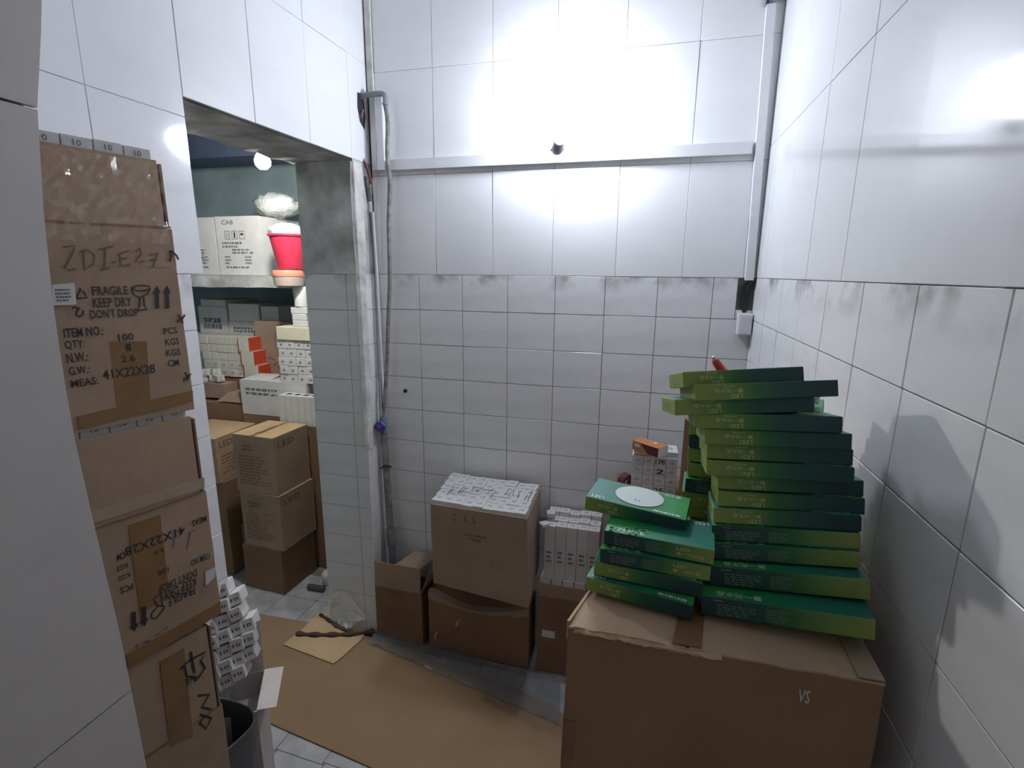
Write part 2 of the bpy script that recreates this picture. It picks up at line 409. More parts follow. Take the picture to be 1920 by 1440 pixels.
# right wall
wr = struct('wall_right', boxV((XR+.0025, YF, 0), (XR+.12, 0.0, CEIL)), BOXF, M['grout'])
UY = Vector((0, 1, 0))
ycs = sorted([-(0.613+.2*k) for k in range(-3, 9)]+[0]); ycs = [max(y, YF) for y in ycs if y > YF-.1]
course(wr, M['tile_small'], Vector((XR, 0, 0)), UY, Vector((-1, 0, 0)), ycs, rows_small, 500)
ybig = sorted([-(1.14+.25*k) for k in range(-4, 6)]+[0])
course(wr, M['tile_big'], Vector((XR, 0, 0)), UY, Vector((-1, 0, 0)), ybig, [ZJ, 2.165, 2.59, CEIL], 700,
       tilts=lambda a, b, c, d: (0.0, 0.018) if -1.7 < a < -1.2 else (0.0, 0.0))
# left wall (holds the doorway); very slightly out of square like the room itself
LA = Vector((-0.2315, -0.95, 0)); LD = Vector((0.0265, 0.90, 0)).normalized(); LN = Vector((LD.y, -LD.x, 0))
def LW(y, z, off=0.0):
    t = (y-LA.y)/LD.y; q = LA+LD*t+LN*off; return Vector((q.x, q.y, z))
DY0, DY1, DZ = -0.935, -0.131, 2.17
WT = 0.265
def wallseg(y0, y1, z0, z1):
    a, b = LW(y0, 0, -.0025), LW(y1, 0, -.0025); c, d = a-LN*WT, b-LN*WT
    V = [(q.x, q.y, z) for z in (z0, z1) for q in (a, b, d, c)]
    return V, BOXF
wl = struct('wall_left', *join(wallseg(YF, DY0, 0, DZ), wallseg(DY1, 0.0, 0, DZ), wallseg(YF, 0.0, DZ, CEIL)), M['plaster'])
course(wl, M['tile_small'], LA-LD*((LA.y)/LD.y)*0, LD, LN, [(y-LA.y)/LD.y for y in (-1.535, -1.335, -1.135, DY0)], rows_small, 1000)
course(wl, M['tile_small'], LA, LD, LN, [(y-LA.y)/LD.y for y in (DY1, -0.004)], [r for r in rows_small if r < 1.8], 1100)
course(wl, M['tile_big'], LA, LD, LN, [(y-LA.y)/LD.y for y in (-1.64, -1.39, -1.14, DY0+.04)], [ZJ, 2.12, 2.55, CEIL], 1200)
course(wl, M['tile_big'], LA, LD, LN, [(y-LA.y)/LD.y for y in (DY0+.04, -.645, -.39, -.14, -.004)], [DZ, 2.55, CEIL], 1250)
# tiled reveal of the doorway (the jamb nearest the back wall)
jx0 = LW(DY1, 0).x
JU = Vector((1, 0, 0)); JN = Vector((0, -1, 0))
course(wl, M['tile_small'], Vector((0, DY1-.001, 0)), JU, JN, [jx0-WT, -.272, jx0], [r for r in rows_small]+[], 1300)
tile_obj(wl, M['tile_small'], Vector((jx0-WT, DY1-.001, ZJ)), JU, JN, .265-.068+.0, .16, 1390)
part('render_patch', *join((boxV((jx0-WT, DY1-.007, ZJ+.0), (jx0, DY1-.0, DZ)), BOXF)), M['render'], wl, label='bare grey render above the tiled jamb')
# broken white plaster edge on the jamb's room side
ev = []; rnd = random.Random(3)
for i in range(19):
    z = 0.95+(2.16-0.95)*i/18; w = .03+rnd.uniform(-.006, .01)+(.012 if z > 1.72 else 0)
    b = LW(DY1, z, .004); ev += [b+Vector((0, -.004, 0)), b+Vector((-.012-rnd.uniform(0, .006), -.010, 0)), b+LD*(w)+LN*.004]
part('broken_edge', ev, [(3*i, 3*i+3, 3*i+4, 3*i+1) for i in range(18)]+[(3*i, 3*i+2, 3*i+5, 3*i+3) for i in range(18)], M['dirty_white'], wl)
# soffit of the doorway: rough concrete lintel, slightly lumpy
lv = []; 
for i in range(13):
    y = DY0+(DY1-DY0)*i/12; a = LW(y, DZ); 
    for j in range(4):
        q = a-LN*(WT+.02)*j/3; lv.append((q.x, q.y, DZ-.004-rnd.uniform(0, .008)))
part('lintel_soffit', lv, [(4*i+j, 4*i+j+1, 4*i+4+j+1, 4*i+4+j) for i in range(12) for j in range(3)], M['concrete'], wl)
# ceiling and floor
struct('ceiling', boxV((-.6, YF, CEIL), (XR+.12, .12, CEIL+.1)), BOXF, M['ceil'])
fl = struct('floor', boxV((-2.9, YF, -.1), (XR+.12, 1.35, -.0025)), BOXF, M['floor_base'])
def fpoint(x, y): return x > -0.75 and y > -1.7
tsz = .20
for i in range(-8, 9):
    for j in range(-9, 5):
        x0 = -.055+i*tsz+.0; y0 = -.795+j*tsz+.07*0
        if x0+tsz > XR or x0 < -2.0 or y0 < -2.4 or (y0+tsz > 0 and x0 > -.5): continue
        if x0 < -.5 and y0 < -.9: continue
        key = ('fl',)
        if key not in _TM:
            me = mesh('tile', boxV((-tsz/2+.0015, -tsz/2+.0015, -.008), (tsz/2-.0015, tsz/2-.0015, 0)), BOXF, M['floor_tile']); _TM[key] = bevel_me(me, .0008)
        o = bpy.data.objects.new('tile', _TM[key]); COL.objects.link(o); o.parent = fl
        o.location = Vector((x0+tsz/2, y0+tsz/2, random.uniform(-.0008, 0)))-world_origin(fl); o.rotation_euler = (random.uniform(-.002, .002), random.uniform(-.002, .002), -.05)
# entrance wall stub at the left, its end face bowed by uneven render
SX = 0.25
edge_px = [(82, -60), (77, 60), (70, 200), (82, 400), (103, 600), (135, 800), (180, 1000), (228, 1200), (275, 1440), (330, 1700)]
edge = [onX(x, y, SX) for x, y in edge_px]
def edge_y(z):
    for a, b in zip(edge[:-1], edge[1:]):
        if b.z <= z <= a.z: t = (z-a.z)/(b.z-a.z); return a.y+(b.y-a.y)*t
    return edge[0].y if z > edge[0].z else edge[-1].y
def stub_panel(z0, z1, x_out, x_in, dy, n=10):
    V = []
    for i in range(n+1):
        z = z0+(z1-z0)*i/n; y = edge_y(z)-dy
        V += [(x_out, YF, z), (x_out, y, z), (x_in, y, z), (x_in, YF, z)]
    F = [(0, 3, 2, 1), (4*n, 4*n+1, 4*n+2, 4*n+3)]
    for i in range(n):
        for k in range(4): F.append((4*i+k, 4*i+(k+1) % 4, 4*i+4+(k+1) % 4, 4*i+4+k))
    return V, F
ws = struct('wall_entrance', *stub_panel(0, CEIL, SX-.009, LW(-1.55, 0).x+.01, .010, 24), M['grout'])
zj = [0, onX(243, 1297, SX).z, onX(75, 205, SX).z, CEIL]
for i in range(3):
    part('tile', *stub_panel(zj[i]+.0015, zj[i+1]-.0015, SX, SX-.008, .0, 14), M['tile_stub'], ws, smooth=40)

# inner room behind the doorway
IX0, IY1 = -2.8, 1.25
struct('wall_inner_back', boxV((IX0-.1, IY1, 0), (-.2, IY1+.1, 2.62)), BOXF, M['bluewall'])
struct('wall_inner_left', boxV((IX0-.1, -1.3, 0), (IX0, IY1, 2.62)), BOXF, M['bluewall'])
struct('wall_inner_right', boxV((-.5, .125, 0), (-.4, IY1, 2.62)), BOXF, M['bluewall'])
struct('wall_inner_front', boxV((IX0, -1.4, 0), (-.5, -1.3, 2.62)), BOXF, M['bluewall'])
struct('ceiling_inner', boxV((IX0-.1, -1.4, 2.62), (-.5, IY1+.1, 2.7)), BOXF, M['darkceil'])
ib = struct('trim_1', boxV((IX0, .55, 2.37), (-.505, .80, 2.62)), BOXF, M['darkceil'])
# concrete shelf with a rough front edge
sv = []; n = 26
for i in range(n+1):
    x = IX0+( -.505-IX0)*i/n; f = .46+random.uniform(-.004, .004)
    sv += [(x, f, 1.70), (x, f, 1.632+random.uniform(-.004, .003)), (x, IY1, 1.63), (x, IY1, 1.70)]
sf = [(4*i+k, 4*i+4+k, 4*i+4+(k+1) % 4, 4*i+(k+1) % 4) for i in range(n) for k in range(4)]+[(0, 1, 2, 3), (4*n+3, 4*n+2, 4*n+1, 4*n)]
struct('trim_2', sv, sf, M['plaster'], 'thick concrete shelf across the inner room')

# ------------------------------------------------------------------ lamps
lc = onY(1062, 193, -.17); hb = onY(1045, 284, -.012)
ax = (lc-hb).normalized()
L1 = empty('light_bulb', hb, 'large blazing white LED bulb jutting from the back wall above the trunking', 'lamp')
part('bulb_glass', *lathe([(.020, .085), (.040, .10), (.050, .13), (.052, .17), (.046, .205), (.028, .232), (.004, .24)], hb, ax, 24), M['lamp'], L1, smooth=60)
part('bulb_base', *lathe([(.016, .035), (.017, .06), (.022, .085)], hb, ax, 16), M['lampbase'], L1, smooth=40)
HD = empty('lamp_holder', hb, 'small black lamp holder fixed to the back wall just above the trunking', 'lamp holder')
part('socket', *lathe([(.021, .006), (.024, .02), (.02, .045)], hb, ax, 16), M['black'], HD, smooth=40)
part('backplate', *lathe([(.028, 0), (.028, .008), (.020, .012)], (hb.x, -.001, hb.z), (0, -1, 0), 16), M['black'], HD, smooth=40)
l2 = onY(492, 298, -.08)
L2 = empty('light_bulb', l2, 'small lit bulb hanging just inside the doorway of the inner room', 'lamp')
part('bulb_glass', *lathe([(.012, .03), (.026, .012), (.033, -.008), (.030, -.026), (.016, -.04), (.003, -.043)], l2, (0, 0, 1), 20), M['lamp2'], L2, smooth=60)
part('bulb_base', *lathe([(.013, .03), (.014, .06), (.010, .07)], l2, (0, 0, 1), 14), M['lampbase'], L2, smooth=40)
wp = smoothpath([l2+Vector((0, 0, .068)), l2+Vector((-.02, 0, .085)), l2+Vector((-.075, -.01, .055)), l2+Vector((-.13, -.02, .10)), l2+Vector((-.16, -.02, .20)), l2+Vector((-.165, -.02, 2.62-l2.z))])
single('lamp_wire', *tube(wp, .0025, 6), M['wire'], 'thin white wire looping down to the bulb in the inner room', 'wire', smooth=50)

# ------------------------------------------------------------------ trunking, pipes, wires
def frontY(px, Y): return onY(px[0], px[1], Y)
a = onY(700, 322, -.025); b = onY(1417, 291, -.025)
zb0, zb1 = 2.143, 2.143
V = boxV((-.115, -.025, 2.143), (1.283, -.0015, 2.183))
single('cable_trunking', V, BOXF, M['pvc'], 'long white plastic trunking running level across the back wall', 'trunking')
V = [Vector(v) for v in boxV((1.305, -.025, 1.712), (1.333, -.0015, 2.60))]
for v in V[4:]: v.x -= .022
single('cable_trunking', V, BOXF, M['pvc'], 'upright white plastic trunking in the right back corner', 'trunking')
V = boxV((-.185, -.025, 2.145), (-.128, -.0015, 2.435))
o = empty('cable_trunking', (-.157, -.013, 2.145), 'short dirty white trunking piece beside the rusty pipe, left back corner', 'trunking')
part('cover', V, BOXF, M['pvc'], o); part('rib', boxV((-.160, -.0285, 2.147), (-.156, -.0255, 2.433)), BOXF, M['dirty_white'], o)
V = boxV((-.197, -.012, 2.44), (-.172, -.0015, CEIL-.002))
single('corner_strip', V, BOXF, M['dirty_white'], 'narrow dirty strip up the left back corner above the pipe', 'strip')
# conduit at the top right corner
tp = onY(1462, 8, -.05)
o = empty('conduit_box', (tp.x, -.05, 2.62), 'white plastic conduit end poking in at the top right corner', 'conduit')
part('cover', boxV((1.29, -.07, 2.615), (1.339, -.0015, 2.80)), BOXF, M['pvc'], o); part('gap', boxV((1.283, -.02, 2.60), (1.289, -.0015, 2.80)), BOXF, M['black'], o)
# junction box with the broken hole above it
J = empty('junction_box', (1.32, -.02, 1.515), 'small white junction box on the back wall, right corner', 'switch box')
me = bevel_me(mesh('body', boxV((-.028, -.030, 0), (.019, .018, .078)), BOXF, M['pvc']), .003, 2); link('body', me, None, J)
link('cover', bevel_me(mesh('cover', boxV((-.024, -.034, .005), (.015, -.0305, .073)), BOXF, M['pvc']), .001), None, J)
hv = []; rnd = random.Random(11); n = 22
for i in range(n):
    th = 2*math.pi*i/n; r = rnd.uniform(.82, 1.1)
    hv.append((1.313+.021*math.cos(th)*r, -.0025, 1.652+.058*math.sin(th)*r))
hv = [(min(v[0], 1.336), v[1], v[2]) for v in hv]
hv2 = [(x, .006, z) for x, y, z in hv]
part('broken_hole', hv+hv2, [tuple(range(n))]+[(i, (i+1) % n, n+(i+1) % n, n+i) for i in range(n)], M['hole'], wb, label='dark broken hole above the junction box')
cw = smoothpath([(1.322, -.006, 1.70), (1.315, -.012, 1.67), (1.325, -.012, 1.63), (1.318, -.012, 1.594)])
single('cable', *tube(cw, .0028, 6), M['black'], 'short black cable from the corner trunking into the junction box', 'cable', smooth=50)
# grey elbow from the hole in the left wall, then the thin rusty pipe down
P = [(680, 184), (690, 181), (705, 177), (716, 174), (722, 178), (722, 188)]
hl = LW(-.055, onY(682, 184, -.05).z)
WP = empty('water_pipe', onY(722, 185, -.045), 'thin rusty grey water pipe hanging down the left back corner', 'pipe')
q0 = LW(-.05, onY(722, 178, -.045).z, -.01)
part('elbow', *tube(smoothpath([q0, q0+Vector((.045, 0, .004)), onY(716, 176, -.045), onY(722, 183, -.045), onY(722, 196, -.045)], 4), [.0105]*16+[.013], 12), M['pipe_grey'], WP, smooth=60)
pp = [(722, 196), (727, 230), (726, 290), (731, 340), (729, 420), (731, 520), (728, 600), (726, 680), (722, 740), (719, 790)]
part('pipe', *tube(smoothpath([onY(x, y, -.045-(.01 if y > 700 else 0)) for x, y in pp], 4), .0088, 10), M['pipe'], WP, smooth=60)
LP = empty('pipe_riser', onY(733, 1035, -.05), 'thicker grey plastic riser below the blue valve', 'pipe')
part('riser', *tube(smoothpath([onY(719, 812, -.052), onY(723, 860, -.052), onY(727, 920, -.052), onY(731, 980, -.052), onY(734, 1012, -.052)], 4), .0165, 12), M['pipe'], LP, smooth=60)
part('coupling', *tube([onY(732, 992, -.052), onY(735, 1022, -.052)], .023, 14), M['pipe'], LP, smooth=60)
part('foot', *tube([onY(735, 1022, -.052), onY(737, 1070, -.052)], .018, 12), M['pipe_grey'], LP, smooth=60)
part('clamp', *tube([onY(714, 878, -.06), onY(721, 873, -.075), onY(734, 875, -.06)], .004, 8), M['black'], LP, smooth=60)
VP = onY(718, 797, -.055)
VV = empty('stop_valve', VP, 'blue stop valve with a red cap on the corner pipe', 'valve')
part('valve_body', *tube([VP+Vector((.002, 0, .035)), VP+Vector((.004, 0, -.035))], .017, 12), M['pipe_grey'], VV, smooth=60)
hp = []; 
for r, h in ((.012, .012), (.027, .018), (.030, .026), (.026, .033), (.012, .035)): hp.append((r, h))
hw_ = part('hand_wheel', *lathe(hp, VP, (0, -1, 0), 7), M['blue'], VV)
part('cap', *lathe([(.011, .0355), (.010, .040), (.002, .042)], VP, (0, -1, 0), 12), M['redcap'], hw_, smooth=40)
for k, (dx, r, m_, lb) in enumerate(((0, .0036, 'redwire', 'dull red wire bowing out of the wall hole by the pipe'), (-.012, .0026, 'black', 'thin dark wire beside the red one at the wall hole'))):
    s = [(681, 205), (676, 240), (676, 270), (683, 300), (692, 325), (698, 345)]
    single('wire', *tube(smoothpath([onY(x+dx*200, y, -.05-.01*k) for x, y in s], 4), r, 6), M[m_], lb, 'wire', smooth=50)
hz = onY(681, 200, -.05).z; V = []
for i, (dy, dz) in enumerate(((-.03, .045), (.012, .05), (.03, .02), (.035, -.04), (.02, -.085), (-.02, -.06), (-.035, -.01))): V.append(LW(-.055+dy*.8, hz+dz, .0012))
part('broken_hole', V, [tuple(range(7))], M['hole'], wl, label='dark hole in the corner where pipe and wires enter')
V, F = tube(smoothpath([LW(-.045, 2.12, .006), LW(-.04, 2.08, .012), LW(-.035, 2.02, .008)], 3), [.010, .013, .012, .014, .012, .009, .007], 7)
single('cable_knot', V, F, M['pipe'], 'grimy clump of old cable ends under the short trunking', 'cable', smooth=50)
# white plastic conduit strip standing by the corner pipe
s0 = LW(-.012, 2.0, .012); s1 = Vector((-.176, -.012, .92))
single('cable', *tube([LW(-.02, 1.98, .008), LW(-.015, 1.72, .012), Vector((-.186, -.02, 1.3)), Vector((-.176, -.025, 1.02))], .0075, 8), M['pvc'], 'slim white conduit leaning down beside the corner pipe to the valve', 'conduit', smooth=50)
nl = onY(760, 733, -.002)
single('wall_plug', *lathe([(.0095, 0), (.009, .004), (.005, .005)], (nl.x, -.0005, nl.z), (0, -1, 0), 12), M['black'], 'small black plug in a tile on the back wall', 'plug', smooth=40)

# ------------------------------------------------------------------ bulb boxes (small white boxes)
ON_ = ['first', 'second', 'third', 'fourth', 'fifth', 'sixth', 'seventh', 'eighth', 'ninth']
_BB = {}
def bulb_mesh(w, h, m):
    k = (w, h, m.name)
    if k not in _BB:
        me = mesh('bulb_box', boxV((-w/2, -w/2, 0), (w/2, w/2, h)), BOXF, m); bevel_me(me, .0012)
        V, F = text_on(lambda a, b: (a, b, 0), '10', -w*.22, -w*.16, w*.22, w*.16)
        top = [(v[0], v[1], h+.0004) for v in V]
        side = [(v[0]*.6, -w/2-.0004, h-w*.24+v[1]*.7) for v in V]
        mk = mesh('printed_mark', *join((top, F), (side, F)), M['ink_g'])
        V2, F2 = bars(lambda a, b: (a, -w/2-.0004, b), -w*.3, h*.12, w*.3, h*.42, 3, 5)
        mk2 = mesh('printed_lines', V2, F2, M['ink_g'])
        _BB[k] = (me, mk, mk2)
    return _BB[k]
def bulb(c, label, group, w=.045, h=.085, m=None, rz=0, R=None, marks=True):
    me, mk, mk2 = bulb_mesh(w, h, m or M['white'])
    o = bpy.data.objects.new('bulb_box', me); COL.objects.link(o)
    o.matrix_world = Matrix.Translation(Vector(c)) @ (R.to_4x4() if R is not None else Matrix.Rotation(rz, 4, 'Z'))
    tag(o, label, 'bulb box', group)
    if marks:
        for n_, d in (('printed_mark', mk), ('printed_lines', mk2)):
            p = bpy.data.objects.new(n_, d); COL.objects.link(p); p.parent = o
    return o
def pen(fn, strokes, wd): return join(*[ribbon(s, wd, fn) for s in strokes])

# ------------------------------------------------------------------ left stack of tall cartons
SP0 = onX(363, 752, .04); SU = Vector((.304, .9527, 0)).normalized(); SN = Vector((SU.y, -SU.x, 0))
SW, SD = .262, .175
def sfn(a, z, e=.0012): return Vector((SP0.x, SP0.y, 0))+SU*a+SN*e+Vector((0, 0, z))
def spx(x, y):
    p = onP(x, y, SP0, SN); return ((p-SP0).dot(SU), p.z)
def sbox(z0, z1, a0=-SW, a1=0.0, d=SD, jit=0):
    k = {}
    for n_, a in (('L', a0), ('R', a1)):
        for v_, dd in (('F', 0), ('K', d)):
            for w_, z in (('B', z0), ('T', z1)):
                k[n_+v_+w_] = Vector((SP0.x, SP0.y, 0))+SU*a-SN*(dd)+Vector((jit*(z-z0), 0, z))
    return Hex(**k)
zA0 = spx(360, 768)[1]; zA1 = spx(326, 430)[1]; zAf = spx(302, 302)[1]
zB1 = spx(385, 922)[1]; zB0 = spx(415, 1148)[1]; zBf = zA0-.014
zCf = zB0-.002
def tall_carton(z0, z1, zf, label, da=0.0, bulbs=True):
    o = empty('carton', sfn(-SW/2, z0, 0)-SN*SD/2, label, 'carton', 'tall bulb cartons stacked against the left wall')
    H = sbox(z0, z1, -SW+da, da); part('body', *H.lattice(0, 1, 0, 1, 0, .80, 6, .0012, int(z0*100)), M['card'], o, smooth=35)
    walls = []
    for s in ((0, 1, 0, .02), (0, 1, .98, 1), (0, .014, .02, .98), (.986, 1, .02, .98)): walls.append(H.sub(*s, .80, 1))
    part('rim', *join(*walls), M['card'], o)
    F_ = sbox(z1, zf, -SW+da, da)
    V, F = F_.sub(.02, .955, 0, .022, .01, 1); V = [Vector(v) for v in V]
    for v in V[4:]: v += SN*(-.002)
    part('flap', V, F, M['card'], o, label='raised front flap')
    V, F = F_.sub(.975, .99, .02, .9, .01, .96); part('flap', V, F, M['card_d'], o, label='raised side flap')
    V, F = F_.sub(.005, .02, .02, .9, .01, .98); part('flap', V, F, M['card_d'], o, label='raised side flap')
    part('crease', *ribbon([(-SW+da+.004, z1+.002), (-SW*.6+da, z1-.001), (da-.002, z1+.003)], .004, sfn), M['card_d'], o)
    if bulbs:
        n = 5; wdt = (SW-.03)/n
        for r in range(3):
            for i in range(n):
                c = Vector((SP0.x, SP0.y, 0))+SU*(-SW+da+.016+wdt*(i+.5))-SN*(.012+wdt*(r+.5))+Vector((0, 0, zf+.021-.095+random.uniform(-.002, .003)))
                bulb(c, 'bulb box %s from left, %s row, rim of the %s carton, left stack' % (['first', 'second', 'third', 'fourth', 'fifth'][i], ['front', 'middle', 'back'][r], label.split()[0]), 'bulb boxes in the left stack', round(wdt-.0012, 4), .095, rz=math.atan2(SU.y, SU.x))
    return o, H
CA, HA = tall_carton(zA0, zA1, zAf, 'top tall brown carton of the left stack with FRAGILE KEEP DRY print')
CB, HB = tall_carton(zB0, zB1, zBf, 'middle brown carton of the left stack with its print upside down', .002)
CC, HC = tall_carton(.30, .70, zCf-.012, 'third brown carton of the left stack with big black handwriting', -.022)
o = empty('carton', sfn(-SW/2, 0, 0)-SN*SD/2, 'lowest brown carton at the foot of the left stack', 'carton', 'tall bulb cartons stacked against the left wall')
part('body', *sbox(0, .298, -SW-.02, -.02).lattice(0, 1, 0, 1, 0, 1, 6, .0012, 9), M['card'], o, smooth=35)
def T(parent, s, x0, y0, x1, y1, m='ink', name='printed_text', flip=False, slant=0):
    """text between the pixel corners lower-left (x0,y0) and upper-right (x1,y1) of the stack's front"""
    a0, w0 = spx(x0, y0); a1, w1 = spx(x1, y1)
    V, F = text_on(lambda u, w: sfn(u, w+(u-a0)*slant), s, a0, w0, a1, w1, flip); part(name, V, F, M[m], parent)
T(CA, 'FRAGILE', 174, 554, 238, 536); T(CA, 'KEEP DRY', 175, 577, 245, 557); T(CA, "DON'T DROP", 170, 598, 258, 577)
T(CA, 'ITEM NO.:', 121, 634, 192, 611); T(CA, 'QTY:', 123, 657, 157, 636); T(CA, 'N.W.:', 126, 681, 163, 659); T(CA, 'G.W.:', 130, 704, 166, 684); T(CA, 'MEAS:', 134, 727, 182, 706)
T(CA, '100', 222, 640, 249, 624); T(CA, '1', 237, 658, 244, 644); T(CA, '2.6', 228, 680, 252, 664); T(CA, '41X22X28', 194, 712, 289, 682)
T(CA, 'PCS', 307, 627, 331, 613); T(CA, 'KGS', 310, 648, 334, 633); T(CA, 'KGS', 312, 668, 337, 653); T(CA, 'CM', 315, 688, 334, 673)
def strokes(parent, pls, wd, m='ink', name='printed_icon', label=None):
    V, F = pen(sfn, [[spx(*p) for p in s] for s in pls], wd); part(name, V, F, M[m], parent, label=label)
strokes(CA, [[(118, 463), (140, 461), (138, 470), (121, 503), (130, 506), (143, 504)], [(156, 470), (158, 507), (175, 495), (177, 478), (162, 468), (150, 472)], [(184, 468), (212, 462)], [(197, 466), (195, 505), (188, 506), (206, 503)], [(208, 492), (218, 491)], [(241, 470), (224, 476), (226, 498), (243, 496)], [(226, 486), (238, 484)], [(254, 472), (262, 465), (265, 476), (252, 492), (270, 490)], [(279, 478), (295, 474), (287, 502)], [(281, 488), (295, 486)]], .0028, 'pen', 'handwriting', 'faint handwritten code')
strokes(CA, [[(142, 560), (150, 543), (157, 548), (163, 558), (142, 560)], [(150, 543), (150, 540)]], .003)
strokes(CA, [[(134, 578), (142, 575), (146, 580), (142, 588), (148, 594), (155, 590), (156, 582)], [(150, 578), (143, 580)]], .003)
strokes(CA, [[(246, 541), (254, 536), (266, 535), (279, 537), (281, 541), (270, 545), (256, 545), (246, 541)], [(246, 541), (250, 553), (262, 558), (275, 552), (281, 541)], [(262, 558), (261, 574), (258, 582), (276, 580), (270, 573), (269, 557)]], .003)
for x in (294, 313):
    V = [sfn(*spx(*p)) for p in ((x-3.2, 579), (x+4.5, 578), (x+3.2, 550), (x+7, 549), (x, 535), (x-7.5, 551), (x-3.8, 550))]
    part('printed_arrow', V, [tuple(range(7))], M['ink'], CA)
V, F = [sfn(*spx(*p), .002) for p in ((98, 573), (143, 571), (139, 530), (97, 534))], [(0, 1, 2, 3)]
V += [v-SN*.0008 for v in V[:4]]; sk = part('sticker', V, [(0, 1, 2, 3), (4, 7, 6, 5)], M['label'], CA, label='white paper sticker')
part('sticker_print', *bars(lambda a, b: sfn(a, b, .0024), *spx(106, 567), *spx(132, 540), 4, 3), M['ink_g'], sk)
def strip(parent, pxs, m, name='tape', e=.0009, lab=None):
    V = [sfn(*spx(*p), e) for p in pxs]; V += [sfn(*spx(*p), .0002) for p in pxs]
    part(name, V, [(0, 1, 2, 3), (4, 7, 6, 5), (0, 4, 5, 1), (1, 5, 6, 2), (2, 6, 7, 3), (3, 7, 4, 0)], M[m], parent, label=lab)
strip(CA, [(205, 640), (275, 640), (283, 770), (222, 786)], 'tape'); strip(CA, [(148, 806), (362, 752), (361, 732), (146, 780)], 'tape', e=.0011)
for a in ((334, 487, 320, 470), (318, 470, 318, 490), (346, 590, 332, 603), (333, 590, 342, 606), (357, 700, 344, 712), (346, 698, 352, 714)):
    strokes(CA, [[(a[0], a[1]), ((a[0]+a[2])/2+3, (a[1]+a[3])/2), (a[2], a[3])]], .004, 'paper', 'edge_tear')
# clear shiny tape across the raised flap
rnd = random.Random(21); V = []; nx, nz = 22, 14
for j in range(nz+1):
    for i in range(nx+1):
        a = -.235+.225*i/nx; z = zA1-.03+.15*j/nz
        V.append(sfn(a, z, .003+rnd.uniform(0, .011)))
part('clear_tape', V, [(j*(nx+1)+i, j*(nx+1)+i+1, (j+1)*(nx+1)+i+1, (j+1)*(nx+1)+i) for j in range(nz) for i in range(nx)], M['wraptape'], CA, label='crumpled shiny clear tape')
# middle carton: same print upside down
strip(CB, [(240, 985), (300, 965), (318, 1120), (262, 1150)], 'tape'); strip(CB, [(163, 985), (383, 915), (383, 895), (160, 962)], 'tape_pale', e=.0012)
strip(CB, [(240, 1255), (414, 1150), (412, 1128), (236, 1228)], 'tape', e=.0011)
T(CB, '41X22X28', 236, 1044, 345, 985, flip=True); T(CB, "DON'T DROP", 298, 1113, 368, 1066, flip=True); T(CB, 'KEEP DRY', 308, 1125, 366, 1082, flip=True); T(CB, 'FRAGILE', 316, 1137, 364, 1098, flip=True)
T(CB, 'ITEM NO', 358, 1062, 392, 1035, flip=True); T(CB, 'MEAS', 360, 988, 386, 966, flip=True); T(CB, '100', 296, 1080, 315, 1062, flip=True); T(CB, '2.6', 288, 1042, 308, 1026, flip=True)
T(CB, 'CM', 220, 1052, 234, 1034, flip=True); T(CB, 'KGS', 219, 1072, 238, 1054, flip=True); T(CB, 'KGS', 222, 1090, 243, 1072, flip=True); T(CB, 'PCS', 226, 1114, 248, 1092, flip=True)
for x, y in ((250, 1160), (269, 1150)):
    V = [sfn(*spx(x+dx, y+dy)) for dx, dy in ((4, -14), (-5, -12), (-4, 14), (-8, 16), (2, 24), (9, 8), (5, 9))]; part('printed_arrow', V, [tuple(range(7))], M['ink'], CB)
strokes(CB, [[(284, 1160), (294, 1158), (306, 1142), (308, 1136), (296, 1136), (284, 1150), (284, 1160)], [(296, 1136), (290, 1128), (287, 1122), (302, 1112), (303, 1122), (304, 1135)]], .003)
strokes(CB, [[(322, 1000), (345, 990)], [(328, 1000), (324, 1028)], [(352, 1000), (368, 992)], [(356, 998), (350, 1030)]], .003, 'ink_g', 'handwriting')
strokes(CB, [[(252, 1214), (258, 1208), (256, 1216)], [(268, 1206), (276, 1199), (272, 1205), (282, 1200)], [(290, 1192), (300, 1186)], [(306, 1180), (314, 1176)]], .003, 'pen', 'handwriting')
V = [sfn(*spx(*p), .002) for p in ((385, 1098), (402, 1082), (404, 1062), (384, 1072))]; V += [v-SN*.0008 for v in V[:4]]
part('sticker', V, [(0, 1, 2, 3), (4, 7, 6, 5)], M['label'], CB, label='small white sticker')
strip(CC, [(300, 1240), (345, 1215), (362, 1380), (318, 1400)], 'tape'); 
strokes(CC, [[(336, 1256), (352, 1240), (385, 1222), (376, 1240), (384, 1252), (372, 1270), (350, 1268), (345, 1250)], [(357, 1222), (364, 1262)], [(350, 1272), (352, 1284), (360, 1270), (368, 1276)], [(370, 1304), (392, 1302), (378, 1326), (396, 1330)], [(374, 1340), (396, 1346), (386, 1366), (374, 1356), (384, 1340)]], .0055, 'ink', 'handwriting', 'big black handwriting')

# ------------------------------------------------------------------ cartons on the floor by the back wall
def carton_parts(H, o, m, m_top=None, seed=1, tape='tape', seam='u', top=True, amp=.0012, wt=.985):
    part('body', *H.lattice(0, 1, 0, 1, 0, wt, 6, amp, seed), m, o, smooth=35)
    if top:
        mt = m_top or m
        if seam == 'u':
            part('flap', *H.sub(0, 1, 0, .497, wt, 1), mt, o); part('flap', *H.sub(0, 1, .503, 1, wt, 1), mt, o)
            if tape: part('tape', *H.sub(-.002, 1.002, .42, .58, 1.0005, 1.004), M[tape], o)
        else:
            part('flap', *H.sub(0, .497, 0, 1, wt, 1), mt, o); part('flap', *H.sub(.503, 1, 0, 1, wt, 1), mt, o)
            if tape: part('tape', *H.sub(.44, .56, -.002, 1.002, 1.0005, 1.004), M[tape], o)
def mid(H): return H.p(.5, .5, 0)
